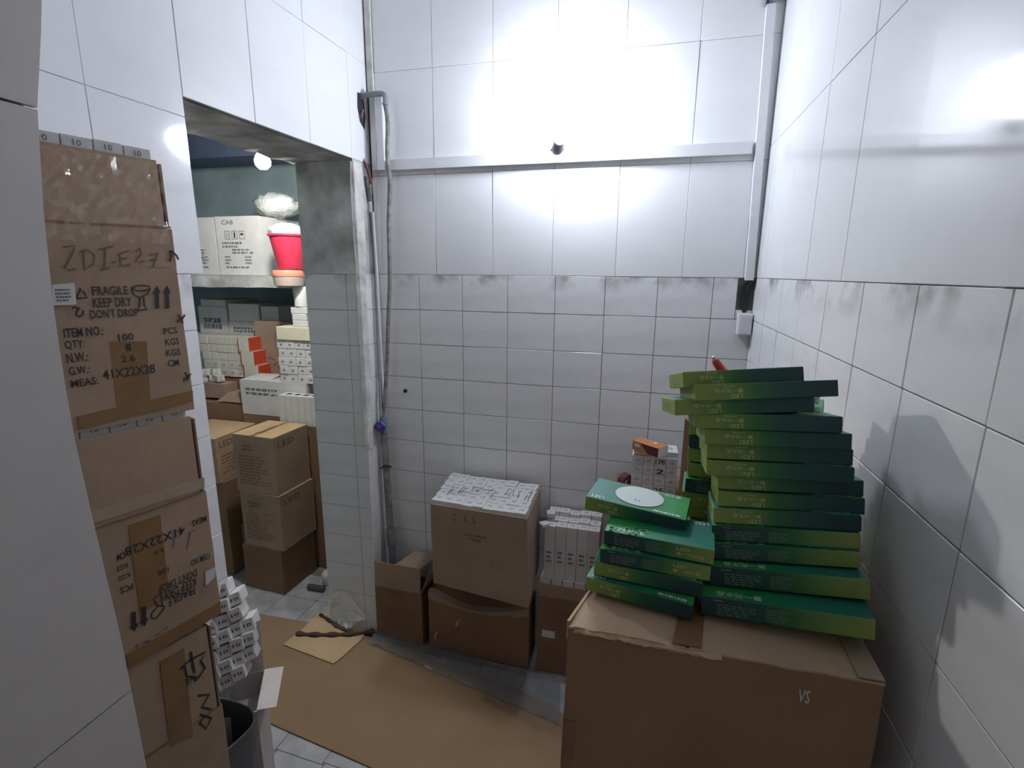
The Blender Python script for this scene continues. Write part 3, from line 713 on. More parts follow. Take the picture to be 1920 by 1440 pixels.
# open carton in the corner
yf = -.150
k = dict(LFB=onY(708, 1192, yf), RFB=onY(793, 1205, yf), LFT=onY(704.6, 1093, yf), RFT=onY(788, 1093, yf))
for n_ in list(k): k[n_].x = {'L': k['LFB'].x, 'R': k['RFB'].x}[n_[0]]; k[n_].z = {'B': 0.002, 'T': .275}[n_[2]]
for n_ in ('LFB', 'LFT', 'RFB', 'RFT'): k[n_.replace('F', 'K', 1) if n_[1] == 'F' else n_] = k[n_]+Vector((0.004, .128, 0))
H = Hex(**k)
o = empty('carton', mid(H), 'open dull brown carton in the left back corner with raised flaps', 'carton')
part('body', *join(H.lattice(0, 1, 0, 1, 0, .6, 5, .001, 4)), M['card_d'], o, smooth=35)
part('rim', *join(*[H.sub(*s, .6, 1) for s in ((0, 1, 0, .03), (0, 1, .97, 1), (0, .02, .03, .97), (.98, 1, .03, .97))]), M['card_d'], o)
hgt = .125/.273
V, F = H.sub(0, .98, 0, .03, 1, 1+hgt); V = [Vector(v)+(Vector((0, .004, 0)) if i > 3 else Vector()) for i, v in enumerate(V)]; part('flap', V, F, M['card'], o, label='raised front flap')
a = H.p(1, 0, 1); b = H.p(1, 1, 1)
V = [a, b, b+Vector((.055, 0, .10)), a+Vector((.045, -.01, .115))]; V += [v+Vector((-.003, 0, .001)) for v in V]
part('flap', V, BOXF, M['card'], o, label='side flap spread to the right')
a = H.p(.45, .05, 1+hgt*.98); b = H.p(.99, .05, 1+hgt*.98)
V = [a, b, H.p(1.12, 1.0, 1+hgt*1.05), H.p(.62, 1.0, 1+hgt*1.05)]; V += [v+Vector((0, 0, .003)) for v in V]
part('flap', V, BOXF, M['card'], o, label='flap folded over the top')
part('stain', *bars(H.front, .35, .86, .62, .96, 1, 3), M['ink_b'], o); part('printed_text', *bars(H.front, .12, .15, .85, .68, 9, 8, .4), M['ink_soft'], o)

# bulging carton
yf = -.158
x0, x1 = onY(806, 1220, yf).x, onY(990, 1244, yf).x
H = obox(x0, yf, .002, x1-x0, .135, onY(803, 1108, yf).z)
o = empty('carton', mid(H), 'sagging bulged brown carton on the floor under the larger carton', 'carton')
rnd = random.Random(5); V, F = H.lattice(0, 1, 0, 1, 0, .98, 14, .0012, 6)
W_ = x1-x0; HT = H.k['LFT'].z
def sagpt(v):
    u = (v.x-x0)/W_; w = (v.z-.002)/HT; d = (v.y-yf)/.135; s = max(0, math.sin(math.pi*min(1, max(0, u))))
    return Vector((v.x, v.y-.022*s*math.sin(math.pi*min(1, w*.9+.05))*(1-d), v.z-(.055*s**1.2*w**3*(1-d*.3))))
part('body', [sagpt(Vector(v)) for v in V], F, M['card_d'], o, smooth=50)
fl_ = []; n = 16
for i in range(n+1):
    u = i/n; q = sagpt(H.p(u, 0, .98)); fl_ += [q+Vector((0, -.002, -.030-.006*math.sin(9*u))), q+Vector((0, -.005, .004)), q+Vector((0, .025, .008+.003*math.sin(13*u)))]
part('flap', fl_, [(3*i+j, 3*i+3+j, 3*i+4+j, 3*i+1+j) for i in range(n) for j in (0, 1)], M['card_p'], o, smooth=60, label='crushed folded rim')
for (ax_, az_) in ((.30, .55), (.06, .2)): part('scratch', *ribbon([(ax_, az_), (ax_+.015, az_+.09), (ax_+.03, az_+.13)], .02, lambda u, w: sagpt(H.front(u, w, .003))), M['card_l'], o)

# upper carton with bulb boxes showing on top
zt = onY(846, 888, -.02).z
k = dict(LKT=onZ(846, 888, zt), RKT=onZ(1014, 911, zt), LFT=onZ(807, 942, zt), RFT=onZ(988, 970, zt))
k['RKT'].y = min(k['RKT'].y, -.015)
fy = (k['LFT'].y+k['RFT'].y)/2
for s in 'LR':
    px = {'L': (813, 1093), 'R': (990.5, 1140.5)}[s]; q = onY(*px, k[s+'FT'].y); k[s+'FB'] = q; k[s+'KB'] = Vector((k[s+'KT'].x, k[s+'KT'].y, q.z+.0))
H = Hex(**k); HU = H
o = empty('carton', mid(H), 'big dull carton filled with white bulb boxes, beside the corner carton', 'carton')
part('body', *H.lattice(0, 1, 0, 1, 0, .83, 7, .0015, 12), M['card_p'], o, smooth=35)
part('rim', *join(*[H.sub(*s, .83, .982) for s in ((0, 1, 0, .018), (0, 1, .982, 1), (0, .01, .018, .982), (.99, 1, .018, .982))]), M['card_p'], o)
for j, (s, cx, cw_) in enumerate((('C', .26, .035), ('6', .375, .03), ('a', .46, .03))): part('handwriting', *text_on(H.front, s, cx-cw_/2, .83, cx+cw_/2, .91), M['ink_b'], o)
part('stamp', *text_on(H.front, '2D1', .36, .60, .50, .66), M['ink_soft'], o); part('handwriting', *pen(H.front, [[(.45, .52), (.47, .44), (.52, .42)], [(.62, .45), (.66, .36)], [(.68, .47), (.70, .36), (.75, .44), (.74, .47)]], .006), M['ink_soft'], o)
part('printed_text', *bars(H.front, .35, .62, .6, .72, 2, 4), M['ink_soft'], o)
rnd = random.Random(8); V = []; n = 10
for j in range(7):
    for i in range(n+1): V.append(H.right(.02+.96*i/n, 1.0-.32*j/6, .002+rnd.uniform(0, .006)))
for j in range(7):
    for i in range(6): pass
part('clear_tape', V, [(j*(n+1)+i, j*(n+1)+i+1, (j+1)*(n+1)+i+1, (j+1)*(n+1)+i) for j in range(6) for i in range(n)], M['wraptape'], o, smooth=80, label='clear tape over the right side')
nx, ny = 9, 5; U_ = (H.p(1, .5, 1)-H.p(0, .5, 1)); V_ = (H.p(.5, 1, 1)-H.p(.5, 0, 1)); wx, wy = U_.length*.975/nx, V_.length*.955/ny; w_ = min(wx, wy)
HT = (H.p(.5, .5, 1)-H.p(.5, .5, 0)).z
bw = round(wx-.0008, 4)
def slab(c, label, group, wx, wy, h, rz, m=None, marks=2):
    key = ('slab', round(wx, 3), round(wy, 3), round(h, 3), marks, (m or M['white']).name)
    if key not in _BB:
        me = mesh('bulb_box', boxV((-wx/2, -wy/2, 0), (wx/2, wy/2, h)), BOXF, m or M['white']); bevel_me(me, .001)
        V, F = text_on(lambda a, b: (a, b, h+.0004), '10', -wx*.2, -wy*.16, wx*.2, wy*.16)
        _BB[key] = (me, mesh('printed_mark', V, F, M['ink_g']), mesh('printed_lines', *bars(lambda a, b: (a, -wy/2-.0004, b), -wx*.3, h*.3, wx*.3, h*.55, 3, 5), M['ink_g']))
    me, mk, ml = _BB[key]
    o = bpy.data.objects.new('bulb_box', me); COL.objects.link(o); o.location = c; o.rotation_euler = (0, 0, rz); tag(o, label, 'bulb box', group)
    p = bpy.data.objects.new('printed_mark', mk); COL.objects.link(p); p.parent = o
    if marks > 1: p = bpy.data.objects.new('printed_lines', ml); COL.objects.link(p); p.parent = o
    return o
rzU = math.atan2(U_.y, U_.x)
for i in range(nx):
    for j in range(ny):
        c = H.p(.015+.97*(i+.5)/nx, .025+.95*(j+.5)/ny, 1); dz = random.uniform(-.002, .004)+(-.004 if (i, j) in ((3, 1), (4, 2), (7, 3)) else 0)
        slab(c+Vector((0, 0, -.078+dz)), 'white bulb box end atop the big dull carton, %s row from front, %s from left' % (ON_[j], ON_[i]), 'bulb boxes packed in the big dull carton', wx-.001, wy-.001, .085, rzU+random.uniform(-.01, .01), marks=1)
# marker scribbles on those box ends
sc = [[(.12, .25), (.15, .45), (.11, .5)], [(.14, .3), (.17, .4)], [(.22, .3), (.25, .55)], [(.24, .3), (.28, .5)], [(.36, .42), (.34, .60), (.40, .5)], [(.40, .42), (.44, .58)], [(.52, .45), (.56, .62), (.60, .5), (.55, .4), (.52, .45)], [(.57, .3), (.59, .42)], [(.70, .45), (.71, .65)], [(.74, .42), (.76, .66), (.79, .45)], [(.84, .42), (.83, .62), (.88, .62)], [(.91, .40), (.92, .55)], [(.95, .36), (.95, .7)]]
part('handwriting', *pen(lambda u, v: H.top(u, v, .0125), [[(a, b) for a, b in s] for s in sc], .007), M['ink_soft'], o, label='marker scribbles across the box ends')

# right-hand carton by the big one
x0 = onY(1006, 1254, -.15).x; zc = onY(1006, 1092, -.15).z
H = obox(x0, -.152, .002, .205, .135, zc); HR4 = H
o = empty('carton', mid(H), 'narrow dull carton between the sagging carton and the big front carton', 'carton')
part('body', *H.lattice(0, 1, 0, 1, 0, .86, 6, .001, 31), M['card_d'], o, smooth=35)
part('rim', *join(*[H.sub(*s, .86, 1) for s in ((0, 1, 0, .02), (0, 1, .98, 1), (0, .012, .02, .98), (.988, 1, .02, .98))]), M['card_p'], o)
part('crease', *ribbon([(0, .60), (1, .585)], .004, H.front), M['card_p'], o)
V = [H.front(u, w, .0015) for u, w in ((.10, .40), (.38, .40), (.38, .48), (.10, .48))]; V += [v+Vector((0, .001, 0)) for v in V]
part('sticker', V, BOXF, M['label'], o)
part('printed_text', *bars(H.front, .15, .05, .7, .3, 5, 2), M['ink_soft'], o)
rz = 0
for i in range(4):
    for j in range(3):
        c = H.p(.02+.96*(i+.5)/4, .02+.96*(j+.5)/3, 1); slab(c+Vector((0, 0, -.040+random.uniform(0, .004))), 'flat white bulb box in the narrow carton rim, %s row from front, %s from left' % (ON_[j], ON_[i]), 'bulb boxes in the narrow carton', .046, .041, .062, 0, marks=1)
zb = zc+.0270
# two-level block of upright bulb boxes on it
ztp = onY(1063, 953, -.02).z
fl0 = onY(1017, 1074, -.14); hh = ztp-zb
for i in range(5):
    for j in range(3):
        x = onY(1022, 1010, -.13).x+.0235+.0455*i; y = -.136+.0425*j+.012
        if i == 0 and j == 0: y -= .006
        hgt = hh*(.91 if j == 0 else .94 if j == 1 else 1.0)*random.uniform(.985, 1.0)
        hgt = round(hgt*200)/200
        slab((x+.0, y, zb), 'upright white bulb box on the narrow carton, %s row from front, %s from left' % (ON_[j], ON_[i]), 'upright bulb boxes on the narrow carton', .0445, .0415, hgt, random.uniform(-.02, .02))
        if j == 0 and i in (0, 2): pass
q = onY(1024, 996, -.15)
R_ = Matrix.Rotation(.5, 3, 'Z')
o = bulb((x0+.02, -.155, ztp-.02-.085*0), 'loose white bulb box perched at the front left corner of the upright block', None, .034, .012, rz=.75, marks=False); o.location.z = zb+round(hh*.91*200)/200+.001
o = bulb((x0+.035, -.085, zb+round(hh*.94*200)/200+.001), 'loose white bulb box jutting left from the upright block', None, .036, .02, rz=.2, marks=False)

# ------------------------------------------------------------------ tall carton with bulb boxes against the back wall, behind the green boxes
H = obox(.885, -.255, .002, .275, .235, .913); o = empty('carton', mid(H), 'tall brown carton behind the green boxes carrying a wall of white bulb boxes', 'carton')
carton_parts(H, o, M['card_d'], seed=41)
xa, xb = onY(1184.5, 870, -.2).x, onY(1271, 870, -.2).x; cw = (xb-xa)/4; z0_ = .918
zt_ = onY(1186, 852, -.2).z; nr = 4; ch = (zt_-z0_)/nr
Rl = Matrix(((1, 0, 0), (0, 0, 1), (0, -1, 0)))   # lying, end towards the room
for r in range(nr):
    for c_ in range(4):
        key = ('lie', round(cw, 3), round(ch, 3))
        if key not in _BB:
            me = mesh('bulb_box', boxV((-cw/2+.0005, 0, 0), (cw/2-.0005, .085, ch-.0008)), BOXF, M['white']); bevel_me(me, .001)
            mk = mesh('printed_mark', *text_on(lambda a, b: (a, -.0004, b), '10', -cw*.16, ch*.35, cw*.16, ch*.6), M['ink_g']); _BB[key] = (me, mk)
        me, mk = _BB[key]
        o = bpy.data.objects.new('bulb_box', me); COL.objects.link(o); o.location = (xa+cw*(c_+.5), -.2+random.uniform(-.003, .003), z0_+ch*r)
        tag(o, 'white bulb box end behind the green boxes, %s row from bottom, %s from left' % (ON_[r], ON_[c_]), 'bulb box', 'bulb boxes lying end-on behind the green boxes')
        p = bpy.data.objects.new('printed_mark', mk); COL.objects.link(p); p.parent = o
        if c_ == 2 and r in (3, 2, 0):
            V, F = text_on(lambda a, b: (a, -.0006, b), {3: '178', 2: '2', 0: '25'}[r], -cw*.42, ch*.2, cw*.40, ch*.75); h_ = link('handwriting', mesh('handwriting', V, F, M['ink']), None, o)
            o['label'] = 'bulb box end with black handwritten number, %s, block behind the green boxes' % {3: 'top row', 2: 'third row', 0: 'bottom row'}[r]
for i, (x, w_, d_) in enumerate(((xa+.035, .062, .085), (xb-.032, .06, .085))):
    o = slab((x, -.155, zt_+.001), ('flat white bulb box at the left on top of the end-on block', 'flat white bulb box at the right on top of the end-on block')[i], None, w_, d_, .020, .03, marks=1)
# orange and maroon lamp box
zo = zt_+.022
n0 = onZ(1233, 856, zo); l0 = onZ(1180, 838, zo); dl = (l0-n0); dl.z = 0; dl = dl.normalized(); dr = Vector((-dl.y, dl.x, 0)); dr = dr if dr.x > 0 else -dr
w1, w2, hh_ = .115, .058, .034
n0 = n0+Vector((0, -.012, 0))
H = Hex(LFB=n0+dl*w1, RFB=n0, LKB=n0+dl*w1+dr*w2, RKB=n0+dr*w2, LFT=n0+dl*w1+Vector((0, 0, hh_)), RFT=n0+Vector((0, 0, hh_)), LKT=n0+dl*w1+dr*w2+Vector((0, 0, hh_)), RKT=n0+dr*w2+Vector((0, 0, hh_)))
o = empty('lamp_box', mid(H), 'small orange and maroon lamp box on top of the white bulb boxes', 'lamp box')
part('body', *H.lattice(0, 1, 0, 1, 0, 1, 4, .0006, 2), M['orange'], o, smooth=35)
part('printed_panel', [H.front(u, w, .0006) for u, w in ((.32, .98), (.62, .02), (.99, .02), (.99, .98))], [(0, 1, 2, 3)], M['maroon'], o, label='maroon printed panel')
part('end_panel', [H.right(u, w, .0006) for u, w in ((.02, .02), (.98, .02), (.98, .98), (.02, .98))], [(0, 1, 2, 3)], M['white_tray'], o)
part('emblem', [H.front(.20+.11*math.cos(t_*.5236), .62+.2*math.sin(t_*.5236), .0009) for t_ in range(12)], [tuple(range(12))], M['white'], o)
part('emblem', [H.top(.62+.07*math.cos(t_*.5236), .72+.16*math.sin(t_*.5236), .0009) for t_ in range(12)], [tuple(range(12))], M['white'], o)
# roll of dark tape
rc = onY(1174, 897, -.19)
o = empty('tape_roll', (rc.x, -.19, .916), 'dark brown tape roll standing left of the end-on bulb boxes', 'tape roll')
rr = .034; pr = [(rr*.62, -.014), (rr, -.014), (rr, .014), (rr*.62, .014)]
n = 24; V = []; 
ctr = Vector((rc.x, -.19, .916+rr)); axr = Vector((.75, -.66, 0)).normalized(); a1 = Vector((0, 0, 1)); b1 = axr.cross(a1)
for k_ in range(n):
    t_ = 2*math.pi*k_/n
    for r_, h_ in pr: V.append(ctr+axr*h_+(a1*math.cos(t_)+b1*math.sin(t_))*r_)
part('tape_ring', V, [(4*i+j, 4*i+(j+1) % 4, 4*((i+1) % n)+(j+1) % 4, 4*((i+1) % n)+j) for i in range(n) for j in range(4)], M['maroon'], o, smooth=40)
# brown flap strip standing between the bulb block and the green stack
xa_, xb_ = onY(1276, 880, -.26).x, onY(1293, 880, -.26).x
V = []; rnd = random.Random(2)
for i in range(13):
    z = .918+(onY(1285, 786, -.26).z-.918)*i/12
    for y in (-.262, -.256): V += [(xa_+rnd.uniform(0, .001), y, z), (xb_+rnd.uniform(-.004, .002), y, z)]
F = []
for i in range(12):
    b_ = 4*i; F += [(b_, b_+1, b_+5, b_+4), (b_+2, b_+6, b_+7, b_+3), (b_, b_+4, b_+6, b_+2), (b_+1, b_+3, b_+7, b_+5)]
F += [(0, 2, 3, 1), (48, 49, 51, 50)]
single('card_strip', V, F, M['card_d'], 'narrow upright strip of brown cardboard beside the end-on bulb boxes', 'cardboard')

# ------------------------------------------------------------------ big carton in front right
BH = 1.22
k = dict(LFT=onZ(1067, 1169, BH), RFT=onZ(1660, 1279, BH))
k['LKT'] = k['LFT']+Vector((.115, .44, 0)); k['RKT'] = k['RFT']+Vector((.004, .46, 0))
for n_ in ('LF', 'RF', 'LK', 'RK'): k[n_+'B'] = Vector((k[n_+'T'].x-(.018 if n_[0] == 'L' else -.004), k[n_+'T'].y-(.006 if n_[1] == 'F' else 0), .008))
H = Hex(**k); HBIG = H
o = empty('carton', mid(H), 'very large brown carton in the right foreground carrying the green boxes', 'carton')
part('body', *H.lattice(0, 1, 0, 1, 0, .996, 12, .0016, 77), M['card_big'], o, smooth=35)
def topsheet(u0, u1, e, amp, seed, n=14, name='flap', m='card_bigtop', ragged=.004):
    rnd = random.Random(seed); V = []
    for i in range(n+1):
        for j in range(n+1):
            u = u0+(u1-u0)*i/n; v = j/n; q = H.p(u, v, .996)+Vector((0, 0, e+rnd.uniform(0, amp)))
            if j == 0: q.y -= rnd.uniform(0, ragged); q.z -= rnd.uniform(0, .003)
            V.append(q)
    V2 = [v-Vector((0, 0, .003)) for v in V]; N_ = (n+1)**2; F = [(i*(n+1)+j, (i+1)*(n+1)+j, (i+1)*(n+1)+j+1, i*(n+1)+j+1) for i in range(n) for j in range(n)]
    F += [tuple(x+N_ for x in f[::-1]) for f in F]
    F += [(i*(n+1), i*(n+1)+N_, (i+1)*(n+1)+N_, (i+1)*(n+1)) for i in range(n)]
    part(name, V+V2, F, M[m], o, smooth=40)
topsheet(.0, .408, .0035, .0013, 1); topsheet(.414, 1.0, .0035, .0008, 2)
part('tape', [H.p(u, v, .996)+Vector((0, 0, .0056)) for u, v in ((.36, -.002), (.455, -.002), (.455, 1), (.36, 1))]+[H.p(u, v, .996)+Vector((0, 0, .005)) for u, v in ((.36, -.002), (.455, -.002), (.455, 1), (.36, 1))], [(0, 1, 2, 3), (4, 7, 6, 5), (0, 4, 5, 1)], M['tape'], o)
part('tape', *H.sub(.925, 1.0, 0, 1, 1.0, 1.0015), M['tape_pale'], o)
V, F = [], []
rnd = random.Random(6)
for i in range(29):
    u = .02+.5*i/28; q = H.p(u, 0, .998); V += [q+Vector((0, -.001, -.001)), q+Vector((0, -.0055-rnd.uniform(0, .003), -.003-rnd.uniform(0, .004))), q+Vector((0, -.002, -.007-rnd.uniform(0, .005)))]
part('torn_edge', V, [(3*i+j, 3*i+3+j, 3*i+4+j, 3*i+1+j) for i in range(28) for j in (0, 1)], M['card_l'], o, label='ragged torn front edge')
part('printed_mark', *text_on(H.front, 'VS', .765, .955, .80, .972), M['label'], o)
V, F = H.sub(-.012, -.001, .01, .22, .975, 1.001); part('edge_fold', V, F, M['card_l'], o)
# a side gap tape on the left edge
part('tape', [H.front(u, w, .001) for u, w in ((.0, .80), (.045, .80), (.045, .86), (.0, .86))], [(0, 1, 2, 3)], M['card_d'], o)

# ------------------------------------------------------------------ green panel lamp boxes
_G = {}
def green_proto(s, t, d=None):
    d = d or s
    key = (s, t, d)
    if key in _G: return _G[key]
    me = mesh('body', boxV((0, 0, 0), (s, d, t-.0006)), BOXF, [M['g_side'], M['g_top']], [0, 1, 0, 0, 0, 0]); bevel_me(me, .0009)
    fr = lambda u, w: (u*s, -.0005, w*t); bk = lambda u, w: ((1-u)*s, d+.0005, w*t)
    tx = []
    V, F = join(text_on(fr, '第一光水晶', .14, .42, .34, .68, True), text_on(fr, 'LED', .245, .10, .335, .34, True), bars(fr, .2, .76, .33, .84, 1, 2))
    tx.append(('printed_text', mesh('printed_text', V, F, M['pale_ink'])))
    V, F = join(bars(bk, .10, .12, .36, .72, 5, 3, .35), bars(bk, .40, .12, .56, .78, 6, 4, .35), bars(bk, .08, .80, .16, .92, 1, 5))
    tx.append(('printed_lines', mesh('printed_lines', V, F, M['dim_ink'])))
    tp = lambda u, v: (u*s, v*d, t+.0002)
    for sh in (text_on(tp, '第一光水晶', .62, .82, .90, .95), text_on(tp, 'LED', .05, .05, .18, .16), bars(tp, .68, .05, .96, .12, 1, 8, .9)):
        tx.append(('printed_title', mesh('printed_title', *sh, M['white_ink'])))
    sd = lambda v, w: (-.0005, d-v*d, w*t)
    tx.append(('end_print', mesh('end_print', *bars(sd, .2, .2, .75, .7, 4, 9, .35), M['dim_ink'])))
    _G[key] = (me, tx); return _G[key]
def green(label, group, x, y, z, s, t, th, tilt=0, tiltv=0, flip=False, d=None, upside=False, name='panel_light_box'):
    me, tx = green_proto(s, t, d); dd = d or s
    r = bpy.data.objects.new(name, None); COL.objects.link(r); r.empty_display_size = .03; tag(r, label, 'light box', group)
    U = Vector((math.cos(th), math.sin(th), tilt)).normalized(); V_ = Vector((-math.sin(th), math.cos(th), tiltv)); N = U.cross(V_).normalized(); V_ = N.cross(U)
    Mx = Matrix((U, V_, N)).transposed().to_4x4()
    P_ = Vector((x, y, z))
    if flip: Mx = Mx @ Matrix.Rotation(math.pi, 4, 'Z'); P_ = P_+U*s+V_*dd
    r.matrix_world = Matrix.Translation(P_) @ Mx
    b_ = bpy.data.objects.new('body', me); COL.objects.link(b_); b_.parent = r
    for n_, d_ in tx:
        q = bpy.data.objects.new(n_, d_); COL.objects.link(q); q.parent = r
    return r
GR = 'green light boxes in the right-hand stack'; GL = 'green light boxes in the short left stack'; GB = 'green light boxes in the rear stack'
S1, T1 = .205, .0250
RB_ = [  # x, y, th, tilt, flip, size, lean back
 (1.078, -1.342, -.10, .085, 1, .222, -.04), (1.091, -1.311, -.06, .105, 1, .213, -.08), (1.093, -1.288, -.03, .105, 1, S1, -.12), (1.093, -1.276, -.03, .092, 1, S1, -.13),
 (1.094, -1.266, -.03, .082, 0, S1, -.14), (1.099, -1.258, -.01, .065, 0, S1, -.14), (1.098, -1.250, .01, .055, 0, S1, -.15), (1.077, -1.262, -.01, .050, 0, S1, -.15),
 (1.076, -1.256, .02, .040, 0, S1, -.16), (1.070, -1.264, .04, .036, 0, S1, -.16), (1.054, -1.268, .05, .034, 0, S1, -.17), (1.022, -1.276, .17, .062, 0, .205, -.20),
 (1.050, -1.278, .17, .066, 0, .205, -.22), (1.032, -1.262, .17, .075, 0, .178, -.24)]
ords = ['bottom', 'second', 'third', 'fourth', 'fifth', 'sixth', 'seventh', 'eighth', 'ninth', 'tenth', 'eleventh', 'twelfth', 'thirteenth', 'top']
z = BH+.0075
for i, (x, y, th, ti, fl2, s_, lean) in enumerate(RB_):
    t_ = .031 if i < 2 else T1
    if i == 11: z -= .006
    if i == 13: z -= .010
    lab = 'green light box, %s of the tall right-hand stack' % (ords[i] if i in (0, 13) else ords[i]+' from the bottom')
    green(lab, GR, x, y, z, s_, t_, th, ti, lean, bool(fl2), d=.105); z += t_+(.0010 if i < 2 else .0008)
ZTOP = z
S2, T2 = .165, .0245
z = BH+.0075
LB_ = [(.902, -1.328, -.20, 0, None), (.913, -1.322, -.11, 0, None), (.922, -1.326, -.05, 1, None), (.926, -1.315, -.10, 1, None)]
for i, (x, y, th, fl2, _) in enumerate(LB_):
    lab = ['bottom green light box of the short left stack, resting on the carton edge', 'second green light box from the bottom of the short left stack', 'third green light box of the short left stack', 'green light box with leaf print under the top one of the short left stack'][i]
    g_ = green(lab, GL, x, y, z, S2, T2, th, 0, 0, bool(fl2), d=.09); z += T2+.0016
    if i >= 2: link('printed_text', mesh('printed_text', *join(text_on(lambda u, w: (u, .09+.0006, w), 'LED', .054, .014, .034, .019), text_on(lambda u, w: (u, .09+.0006, w), '第一光水晶', .054, .006, .014, .0115)), M['pale_ink']), None, g_)
    if i == 3:
        LV, LF = [], []; rnd = random.Random(4)
        for q in range(38):
            a = rnd.uniform(.62, .97)*S2; b = rnd.uniform(.70, .98)*.09; r_ = rnd.uniform(.003, .007); an = rnd.uniform(0, 3); n_ = len(LV)
            LV += [(a+r_*math.cos(an), b+r_*math.sin(an), T2+.0003), (a+r_*.4*math.cos(an+1.6), b+r_*.4*math.sin(an+1.6), T2+.0003), (a-r_*math.cos(an), b-r_*math.sin(an), T2+.0003), (a-r_*.4*math.cos(an+1.6), b-r_*.4*math.sin(an+1.6), T2+.0003)]; LF.append((n_, n_+1, n_+2, n_+3))
        link('leaf_print', mesh('leaf_print', LV, LF, M['g_leaf']), None, g_)
TP = green('top green light box of the short left stack, tilted, white disc on its lid', GL, .887, -1.256, z+.002, .165, T2, -.152, -.06, .0, False, .09)
tpf = lambda u, v: (u*.165, v*.09, T2+.0003)
n = 28; V = [tpf(.50+.25*math.cos(2*math.pi*i/n), .54+.43*math.sin(2*math.pi*i/n)) for i in range(n)]
link('printed_disc', mesh('printed_disc', V, [tuple(range(n))], M['white_ink']), None, TP)
V, F = join(([(.078, .028, T2+.0005), (.0805, .028, T2+.0005), (.0805, .033, T2+.0005), (.078, .033, T2+.0005)], [(0, 1, 2, 3)]), ([(.084, .027, T2+.0005), (.0865, .027, T2+.0005), (.0865, .032, T2+.0005), (.084, .032, T2+.0005)], [(0, 1, 2, 3)]))
link('printed_mark', mesh('printed_mark', V, F, M['ink_g']), None, TP)
# rear stack, mostly hidden behind the tall one
zr = BH+.0075
tops = [985, 955, 940, 912, 888, 862, 842, 820, 797]
xl = [1330, 1296, 1281, 1285, 1288, 1286, 1286, 1284, 1281]
YR = -1.135; nb = 10
for i in range(nb):
    lx = [1322, 1300, 1294, 1281, 1285, 1288, 1286, 1286, 1284, 1281][i]
    x = onY(lx, 900, YR).x
    ordn = ['bottom', 'second', 'third', 'fourth', 'fifth', 'sixth', 'seventh', 'eighth', 'ninth', 'top'][i]
    green('green light box end, %s of the rear stack behind the tall one' % (ordn if i in (0, 9) else ordn+' from bottom'), GB, x, YR+random.uniform(-.008, .008), zr, S1, .0262, [0, -.03, -.08, -.10, -.12, -.15, -.2, -.22, -.25, -.3][i], [0, 0, 0, 0, 0, .01, .04, .06, .07, .09][i], 0, i % 3 == 1, d=.105); zr += .0276
# two bulb boxes lying behind the twelfth box, right side
zq = BH+.0075+2*.032+9*(T1+.0008)+.0004
for i in range(2):
    pz = onZ(1513+14*i, 771, zq)
    bulb((min(pz.x+.01, 1.30), pz.y+.055, zq), ['small white bulb box on the tall green stack near the right wall, left of two', 'small white bulb box on the tall green stack near the right wall, right of two'][i], None, .018, .026, rz=.2)
# red plastic stick
p1 = onY(1342, 678, YR+.08); p0 = Vector((p1.x+.05, YR+.08, zr+.002))
o = empty('red_handle', p0, 'red plastic handle tip poking up behind the top green box', 'handle')
part('grip', *tube([p0, p0*.5+p1*.5, p1, p1+Vector((-.004, 0, .006))], [.012, .010, .0075, .003], 10), M['red'], o, smooth=60)
part('end_cap', *tube([p1+Vector((-.002, -.003, .004)), p1+Vector((-.006, -.004, .010))], .003, 8), M['white'], o, smooth=60)

# ------------------------------------------------------------------ things on the floor
sheet_px = [(484, 1347), (486, 1250), (482, 1150), (565, 1164), (640, 1178), (700, 1197), (760, 1213), (831, 1243), (900, 1266), (960, 1288), (1045, 1326), (1062, 1430)]
pts = [onZ(x, y, .006) for x, y in sheet_px]; br = onZ(700, 1440, .006); fl_l = onZ(487, 1347, .006)
dirn = (br-fl_l).normalized(); far = fl_l+dirn*1.25
poly = [fl_l]+pts[1:-1]+[Vector((far.x, pts[-2].y, .006)), far]
poly = [fl_l]+pts[1:11]+[Vector((.86, -.50, .006)), Vector((.90, fl_l.y+dirn.y*1.32, .006))]
n = len(poly); V = poly+[p-Vector((0, 0, .0045)) for p in poly]
single('cardboard_sheet', V, [tuple(range(n))[::-1], tuple(n+i for i in range(n))]+[(i, (i+1) % n, n+(i+1) % n, n+i) for i in range(n)], M['sheet'], 'large flat brown cardboard sheet covering the tiled floor', 'cardboard')
poly = [onZ(*p, .012) for p in ((531, 1208), (625, 1244), (640, 1233), (676, 1200), (690, 1180), (640, 1150), (598, 1148), (566, 1180))]
n = len(poly); V = poly+[p-Vector((0, 0, .004)) for p in poly]
single('cardboard_piece', V, [tuple(range(n))[::-1], tuple(n+i for i in range(n))]+[(i, (i+1) % n, n+(i+1) % n, n+i) for i in range(n)], M['card_l'], 'small loose cardboard piece lying on the sheet by the doorway jamb', 'cardboard')
pl = smoothpath([onZ(x, y, .018) for x, y in ((556, 1188), (585, 1190), (620, 1190), (655, 1189), (700, 1184))], 4)
single('paper_strip', *tube(pl, [.011+.004*math.sin(i*1.7) for i in range(len(pl))], 6), M['paper'], 'long twisted dark paper strip lying across the cardboard piece', 'paper', smooth=40)
pl = smoothpath([onZ(x, y, .016) for x, y in ((600, 1152), (618, 1164), (636, 1177), (660, 1184))], 4)
single('paper_strip', *tube(pl, [.008+.003*math.sin(i*2.1) for i in range(len(pl))], 6), M['paper'], 'shorter dark paper strip slanting up towards the inner room floor', 'paper', smooth=40)
